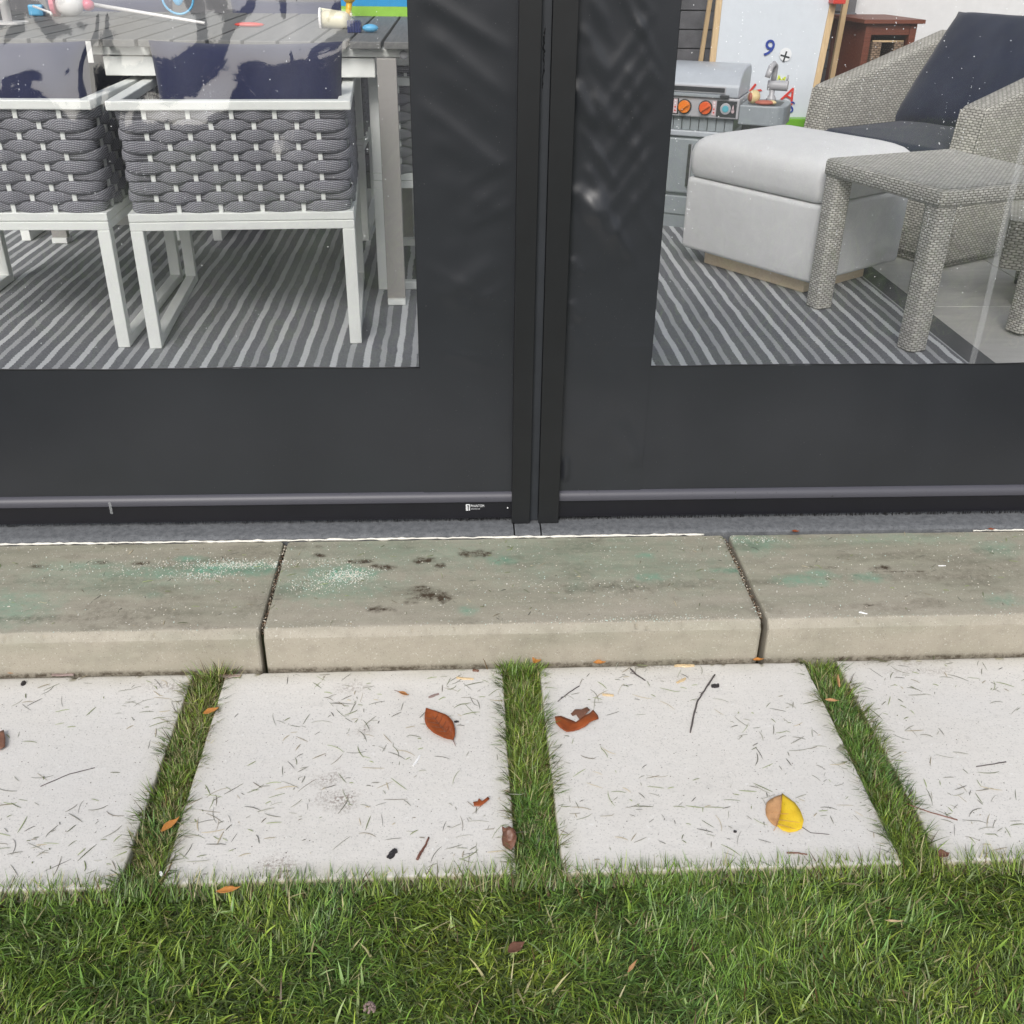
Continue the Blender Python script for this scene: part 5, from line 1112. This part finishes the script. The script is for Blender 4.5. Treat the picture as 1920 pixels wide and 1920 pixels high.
kb(-.49, -.075, -.010, -.005, .833, .868, 'handle_frame', M['toy_silver'], .003); kb(-.485, -.08, -.012, -.0102, .839, .861, 'handle_slot', M['toy_dark'], .001); kb(-.10, -.055, -.02, -.001, .8128, .828, 'vent', M['toy_dark'], .002); kb(-.49, -.102, -.016, -.001, .8128, .826, 'lid_lip', M['toy_grey'], .002)
# sink wing
g = MB(); ring = [(.0015, .30), (.0015, 0.0), (.16, 0.0), (.20, .01), (.225, .035), (.235, .08), (.235, .22), (.225, .27), (.20, .30)]
g.loft([[(x_, y_, z_-ZF) for x_, y_ in ring] for z_ in (.69, .70, .785)]); o = g.build('sink_wing', M['toy_grey'], tk, bevel=.006)
bm = bmesh.new(); bm.from_mesh(o.data); bmesh.ops.recalc_face_normals(bm, faces=bm.faces); bm.to_mesh(o.data); bm.free()
g = MB(); g.loft([rrect(.17, .20, .04, 5, .115, .14, z_-ZF) for z_ in (.7852, .7858)]); g.build('basin', M['toy_dark'], tk)
q = (.125, .235)
g = MB(); g.tube([(q[0], q[1], .786-ZF), (q[0], q[1], .80-ZF), (q[0], q[1], .815-ZF), (q[0], q[1], .85-ZF)], [.028, .024, .014, .014], 14); g.build('tap_foot', M['toy_silver'], tk, smooth=True)
g = MB(); g.tube([(q[0]-.025, q[1], .862-ZF), (q[0]+.078, q[1]-.0, .862-ZF)], .026, 16); g.build('tap_barrel', M['toy_silver'], tk, auto=40)
g = MB(); g.tube([(q[0], q[1], .885-ZF), (q[0]+.002, q[1], .92-ZF), (q[0]+.004, q[1]-.01, .955-ZF), (q[0]-.002, q[1]-.035, .968-ZF), (q[0]-.012, q[1]-.06, .955-ZF), (q[0]-.018, q[1]-.072, .925-ZF), (q[0]-.022, q[1]-.076, .905-ZF)], [.015, .014, .014, .014, .0145, .015, .014], 12); g.build('tap_spout', M['toy_silver'], tk, smooth=True)
g = MB(); g.tube([(q[0]+.07, q[1], .885-ZF), (q[0]+.073, q[1], .915-ZF)], [.006, .005], 8); g.build('tap_lever', M['toy_silver'], tk, smooth=True)
Mk = Matrix.Translation((kx, ky, ZF))@Matrix.Rotation(yk, 4, 'Z')
def kw(x_, y_, z_): return Mk@Vector((x_, y_, z_-ZF))
r_ = empty('toy_bun', kw(.06, .06, .787)); tag(r_, 'cream toy bread bun tipped up in the toy sink', 'toy food')
g = MB(); g.sphere((0, 0, .034), (.032, .038, .034), 14, 10, Matrix.Rotation(R(25), 4, 'Y')); g.build('bun_body', M['bun'], r_, smooth=True); g = MB(); g.sphere((-.022, -.012, .034), (.010, .024, .022), 12, 8); g.build('bun_hollow', M['meat'], r_, smooth=True)
r_ = empty('toy_steak', kw(.12, .05, .7865)); tag(r_, 'brown toy meat patty with pale edge lying in the toy sink', 'toy food')
g = MB(); g.sphere((0, 0, .011), (.052, .034, .012), 16, 8); g.build('patty', M['meat'], r_, smooth=True); g = MB(); g.sphere((.040, .006, .011), (.022, .030, .011), 12, 8); g.build('fat_edge', M['bun'], r_, smooth=True)

# ------------------------------------------------------------ easel
YE = 6.1
ea = empty('childs_easel', (1.75, YE, ZF)); tag(ea, 'pine framed whiteboard easel leaning behind the toy kitchen', 'easel')
def E(px, py, y=YE): q = ony(px, py, y); return np.array([q[0]-1.75, 0, q[2]-ZF])
lean = .14
def EP(x_, z_): return Vector((x_, .0+(z_-.5)*lean, z_))
# left rail through (1345,64) etc: x at z
xl0, xr0 = 1.405-1.75, 2.000-1.75
def quadboard(x0, x1, z0, z1, y0, y1, name, mat, slant0=0., slant1=0., bev=.003):
    g_ = MB(); P_q = []
    for y_ in (y0, y1):
        for x_, z_ in ((x0+slant0*(z0-.5), z0), (x1+slant1*(z0-.5), z0), (x1+slant1*(z1-.5), z1), (x0+slant0*(z1-.5), z1)): P_q.append(EP(x_, z_)+Vector((0, y_, 0)))
    g_.add(P_q, [(0, 1, 2, 3), (7, 6, 5, 4), (0, 4, 5, 1), (1, 5, 6, 2), (2, 6, 7, 3), (3, 7, 4, 0)]); return g_.build(name, mat, ea, bevel=bev)
quadboard(xl0, xl0+.034, 0, 1.55, -.012, .012, 'side_rail', M['easel_wood'], .045, .045); quadboard(xr0, xr0+.036, 0, 1.55, -.012, .012, 'side_rail', M['easel_wood'], .11, .11)
quadboard(xl0+.0345, xr0-.0005, .50, 1.50, -.004, .006, 'whiteboard', M['board'], .045, .11, 0)
quadboard(xl0+.0345, 1.80-1.75, .40, .4995, -.03, .012, 'tray', M['toy_dark'], .045, .11, .004); quadboard(1.803-1.75, xr0-.0005, .46, .4995+.03, -.07, .012, 'tray', M['toy_green'], .11, .11, .004)
for qs in ((ony(1553, 200, 6.45), ony(1560, 140, 6.43), ony(1586, 0, 6.38)),):
    g = MB(); dq = (qs[1]-qs[0])/np.linalg.norm(qs[1]-qs[0]); b_ = qs[0]-dq*.5; P_e = [b_]+list(qs)+[qs[2]+dq*.3]
    for sx_ in (1,): g.tube([(q_[0]-1.75, q_[1]-YE, q_[2]-ZF) for q_ in P_e], .020, 4)
    g.build('rear_leg', M['easel_wood'], ea)
g = MB(); g.tube([(xl0-.02+.016, .34, 0), (xl0+.02, .32, .7), (xl0+.06, .27, 1.45)], .016, 4); g.build('rear_leg', M['easel_wood'], ea)
q = ony(1573, 2, 6.1); g = MB(); g.box(q[0]-1.75-.03, q[0]-1.75+.04, .0, .16, q[2]-ZF-.015, q[2]-ZF+.03); g.build('hinge_clip', M['toy_red'], ea, bevel=.005)
q = ony(1325, 122, 6.1); g = MB(); g.box(q[0]-1.75-.015, q[0]-1.75+.012, -.02, .02, q[2]-ZF-.02, q[2]-ZF+.01); g.build('corner_clip', M['toy_red'], ea, bevel=.004)
def magnet(px, py, body, size, mat, label, rot=0.):
    q = ony(px, py, YE); zl = q[2]-ZF; y_ = YE+(zl-.5)*lean-.010
    q = ony(px, py, y_); o_ = text('fridge_magnet', body, size, (q[0], y_, q[2]), mat, None, ext=.003, align='CENTER'); o_.rotation_euler = (R(90)-math.atan(lean), rot, 0); tag(o_, label, 'magnet'); return o_
magnet(1441, 92, '9', .125, M['deep_blue'], 'dark blue number nine magnet high on the whiteboard', R(20))
o = magnet(1471, 108, '+', .115, M['toy_dark'], 'dark plus sign on a pale magnet above the tap', R(14))
g = MB(); g.tube([(0, .028, -.001), (0, .028, .002)], .035, 16)
for i_v, vv_ in enumerate(g.v): g.v[i_v] = (vv_[0], vv_[1]-.012, vv_[2])
g.build('pale_disc', M['print_white'], o)
magnet(1464, 152, 'M', .07, M['toy_lime'], 'lime yellow letter magnet behind the tap barrel', R(10))
magnet(1480, 180, 'A', .12, M['toy_red'], 'red letter A magnet right of the tap', R(25))
magnet(1412, 176, 'K', .12, M['toy_red'], 'red letter magnet behind the toy bun', R(40))
magnet(1483, 202, 'S', .085, M['deep_blue'], 'blue letter S magnet at the bottom of the whiteboard', R(12))

# ------------------------------------------------------------ walls
sw = empty('stone_wall', (1.0, 6.72, ZF)); tag(sw, 'dark grey coursed stone wall left of the easel', 'wall')
g = MB(); g.box(-2.2, 1.42, .03, .25, 0, 2.3); g.build('wall_core', M['stucco'], sw)
for r_i in range(22):
    off = 0 if r_i % 2 else .17
    for j in range(12):
        x0 = -2.2+j*.34-off; x1 = x0+.332; x0 = max(x0, -2.2); x1 = min(x1, 1.42)
        if x1-x0 < .05: continue
        g = MB(); g.box(x0, x1, -random.uniform(0, .008), .029, r_i*.104, r_i*.104+.099); g.build('stone', M['stone'], sw, bevel=.004, seg=1)
g = MB(); g.box(-4.4, -1.205, 6.75, 6.95, ZF, 2.6); o = g.build('grey_wall', M['stucco']); tag(o, 'plain grey back wall behind the dining table', 'wall')
g = MB(); g.box(2.425, 5.2, 6.85, 7.05, ZF, 3.0); o = g.build('white_wall', M['white_wall']); tag(o, 'white wall behind the wicker armchair', 'wall')
# ------------------------------------------------------------ wooden cabinet
q0 = ony(1575, 30, 6.45); cb = empty('wooden_cabinet', (2.33, 6.28, ZF), R(6), 'reddish brown open wooden cabinet with a basket behind the armchair', 'cabinet')
def cbx(x0, x1, y0, y1, z0, z1, name, mat, bev=.003): return MB().box(x0, x1, y0, y1, z0, z1).build(name, mat, cb, bevel=bev)
H_ = 1.005
cbx(-.03, .34, -.03, .46, H_, H_+.022, 'top', M['red_wood']); 
for x_ in (0, .27): 
    for y_ in (0, .40): cbx(x_, x_+.04, y_, y_+.04, 0, H_-.001, 'leg', M['red_wood'])
cbx(.0405, .2695, .004, .03, H_-.06, H_-.001, 'front_rail', M['red_wood']); cbx(.0405, .2695, .004, .40, .70, .72, 'shelf', M['red_wood']); cbx(.004, .03, .0405, .3995, .5, H_-.001, 'side_panel', M['red_wood']); cbx(.28, .306, .0405, .3995, .5, H_-.001, 'side_panel', M['red_wood'])
cbx(.0405, .2695, .41, .43, .3, H_-.001, 'back_panel', M['red_wood'])
bk = empty('storage_basket', (2.33, 6.28, ZF+.721), R(6), 'small brown woven basket inside the wooden cabinet', 'basket')
g = MB(); g.box(.06, .115, .01, .022, 0, .19); g.box(.195, .25, .01, .022, 0, .19); g.box(.1151, .1949, .01, .022, 0, .10); g.box(.06, .072, .0221, .35, 0, .19); g.box(.238, .25, .0221, .35, 0, .19); g.box(.072, .238, .0221, .35, 0, .012); g.build('woven_side', M['basket'], bk)
g = MB(); g.tube([(.06, .016, .19), (.25, .016, .19)], .006, 6); g.build('rim', M['easel_wood'], bk, smooth=True)

# ============================================================ behind the photographer (seen mirrored in the clear vinyl)
k = N('dark_conifer_foliage'); va = k.n('VertexColor', layer_name='Col'); k.base(va.outputs[0]); k.rough(.7); M['conifer'] = k.m
def cypress(x, y, h, r, label, seed):
    rr = np.random.default_rng(seed); n_ = 2600; t_ = rr.random(n_)**.8; rad = r*np.clip(np.minimum(t_*5+.5, 1), 0, 1)*(1-t_)**.55*rr.uniform(.55, 1.05, n_); a = rr.uniform(0, 6.28, n_)
    cx_, cy_, cz_ = np.cos(a)*rad, np.sin(a)*rad, .4+t_*(h-.4); s_ = rr.uniform(.05, .12, n_); V = np.zeros((n_, 3, 3))
    for q in range(3): V[:, q] = np.stack([cx_, cy_, cz_], 1)+rr.normal(0, 1, (n_, 3))*s_[:, None]*np.array([1, 1, 1.4])
    col = np.repeat(np.array([.025, .05, .02])*rr.uniform(.5, 1.8, (n_, 1)), 3, 0)
    r_ = empty('cypress_tree', (x, y, -.03)); tag(r_, label, 'tree', 'slender cypresses behind the photographer')
    link('crown', np_mesh('crown', V.reshape(-1, 3), np.arange(n_*3).reshape(-1, 3), False, col), M['conifer'], r_)
    g_ = MB(); g_.tube([(0, 0, 0), (0, 0, h*.5), (0, 0, h*.9)], [.09, .06, .01], 8); g_.build('trunk', M['twig_brown'], r_, smooth=True); return r_
for i, (x, h, r) in enumerate(((-7.2, 3.2, .34), (-5.6, 3.5, .30), (-4.3, 3.3, .26), (-2.2, 4.6, .55), (-1.1, 3.5, .3), (.6, 4.4, .5), (1.9, 3.4, .28), (3.6, 4.2, .4))): cypress(x, -9.2+.3*math.sin(i*2.3), h, r, 'slender dark cypress behind the photographer, %s' % ['at the far left', 'second from the left', 'third from the left', 'broad and left of centre', 'small and near centre', 'broad and right of centre', 'short and slim at right', 'tall at the far right'][i], 200+i)
n_ = 26000; rr = np.random.default_rng(5); cx_ = rr.uniform(-14, 14, n_); top = 1.9+.5*vnoise(cx_+20, cx_*0+3, .9, 8)+.25*vnoise(cx_+20, cx_*0+9, 3, 9); cz_ = rr.random(n_)**.8*top; cy_ = -9.9+rr.uniform(-.5, .5, n_)
V = np.stack([cx_, cy_, cz_], 1)[:, None, :]+rr.normal(0, .09, (n_, 3, 3)); col = np.repeat(np.array([.022, .045, .016])*rr.uniform(.4, 1.9, (n_, 1)), 3, 0)
o = link('hedge', np_mesh('hedge', V.reshape(-1, 3), np.arange(n_*3).reshape(-1, 3), False, col), M['conifer']); tag(o, 'long dark hedge behind the photographer', 'hedge')
g = MB(); g.box(-14, 14, -10.15, -9.75, -.03, 1.8); g.build('inner_branches', M['soil'], o)
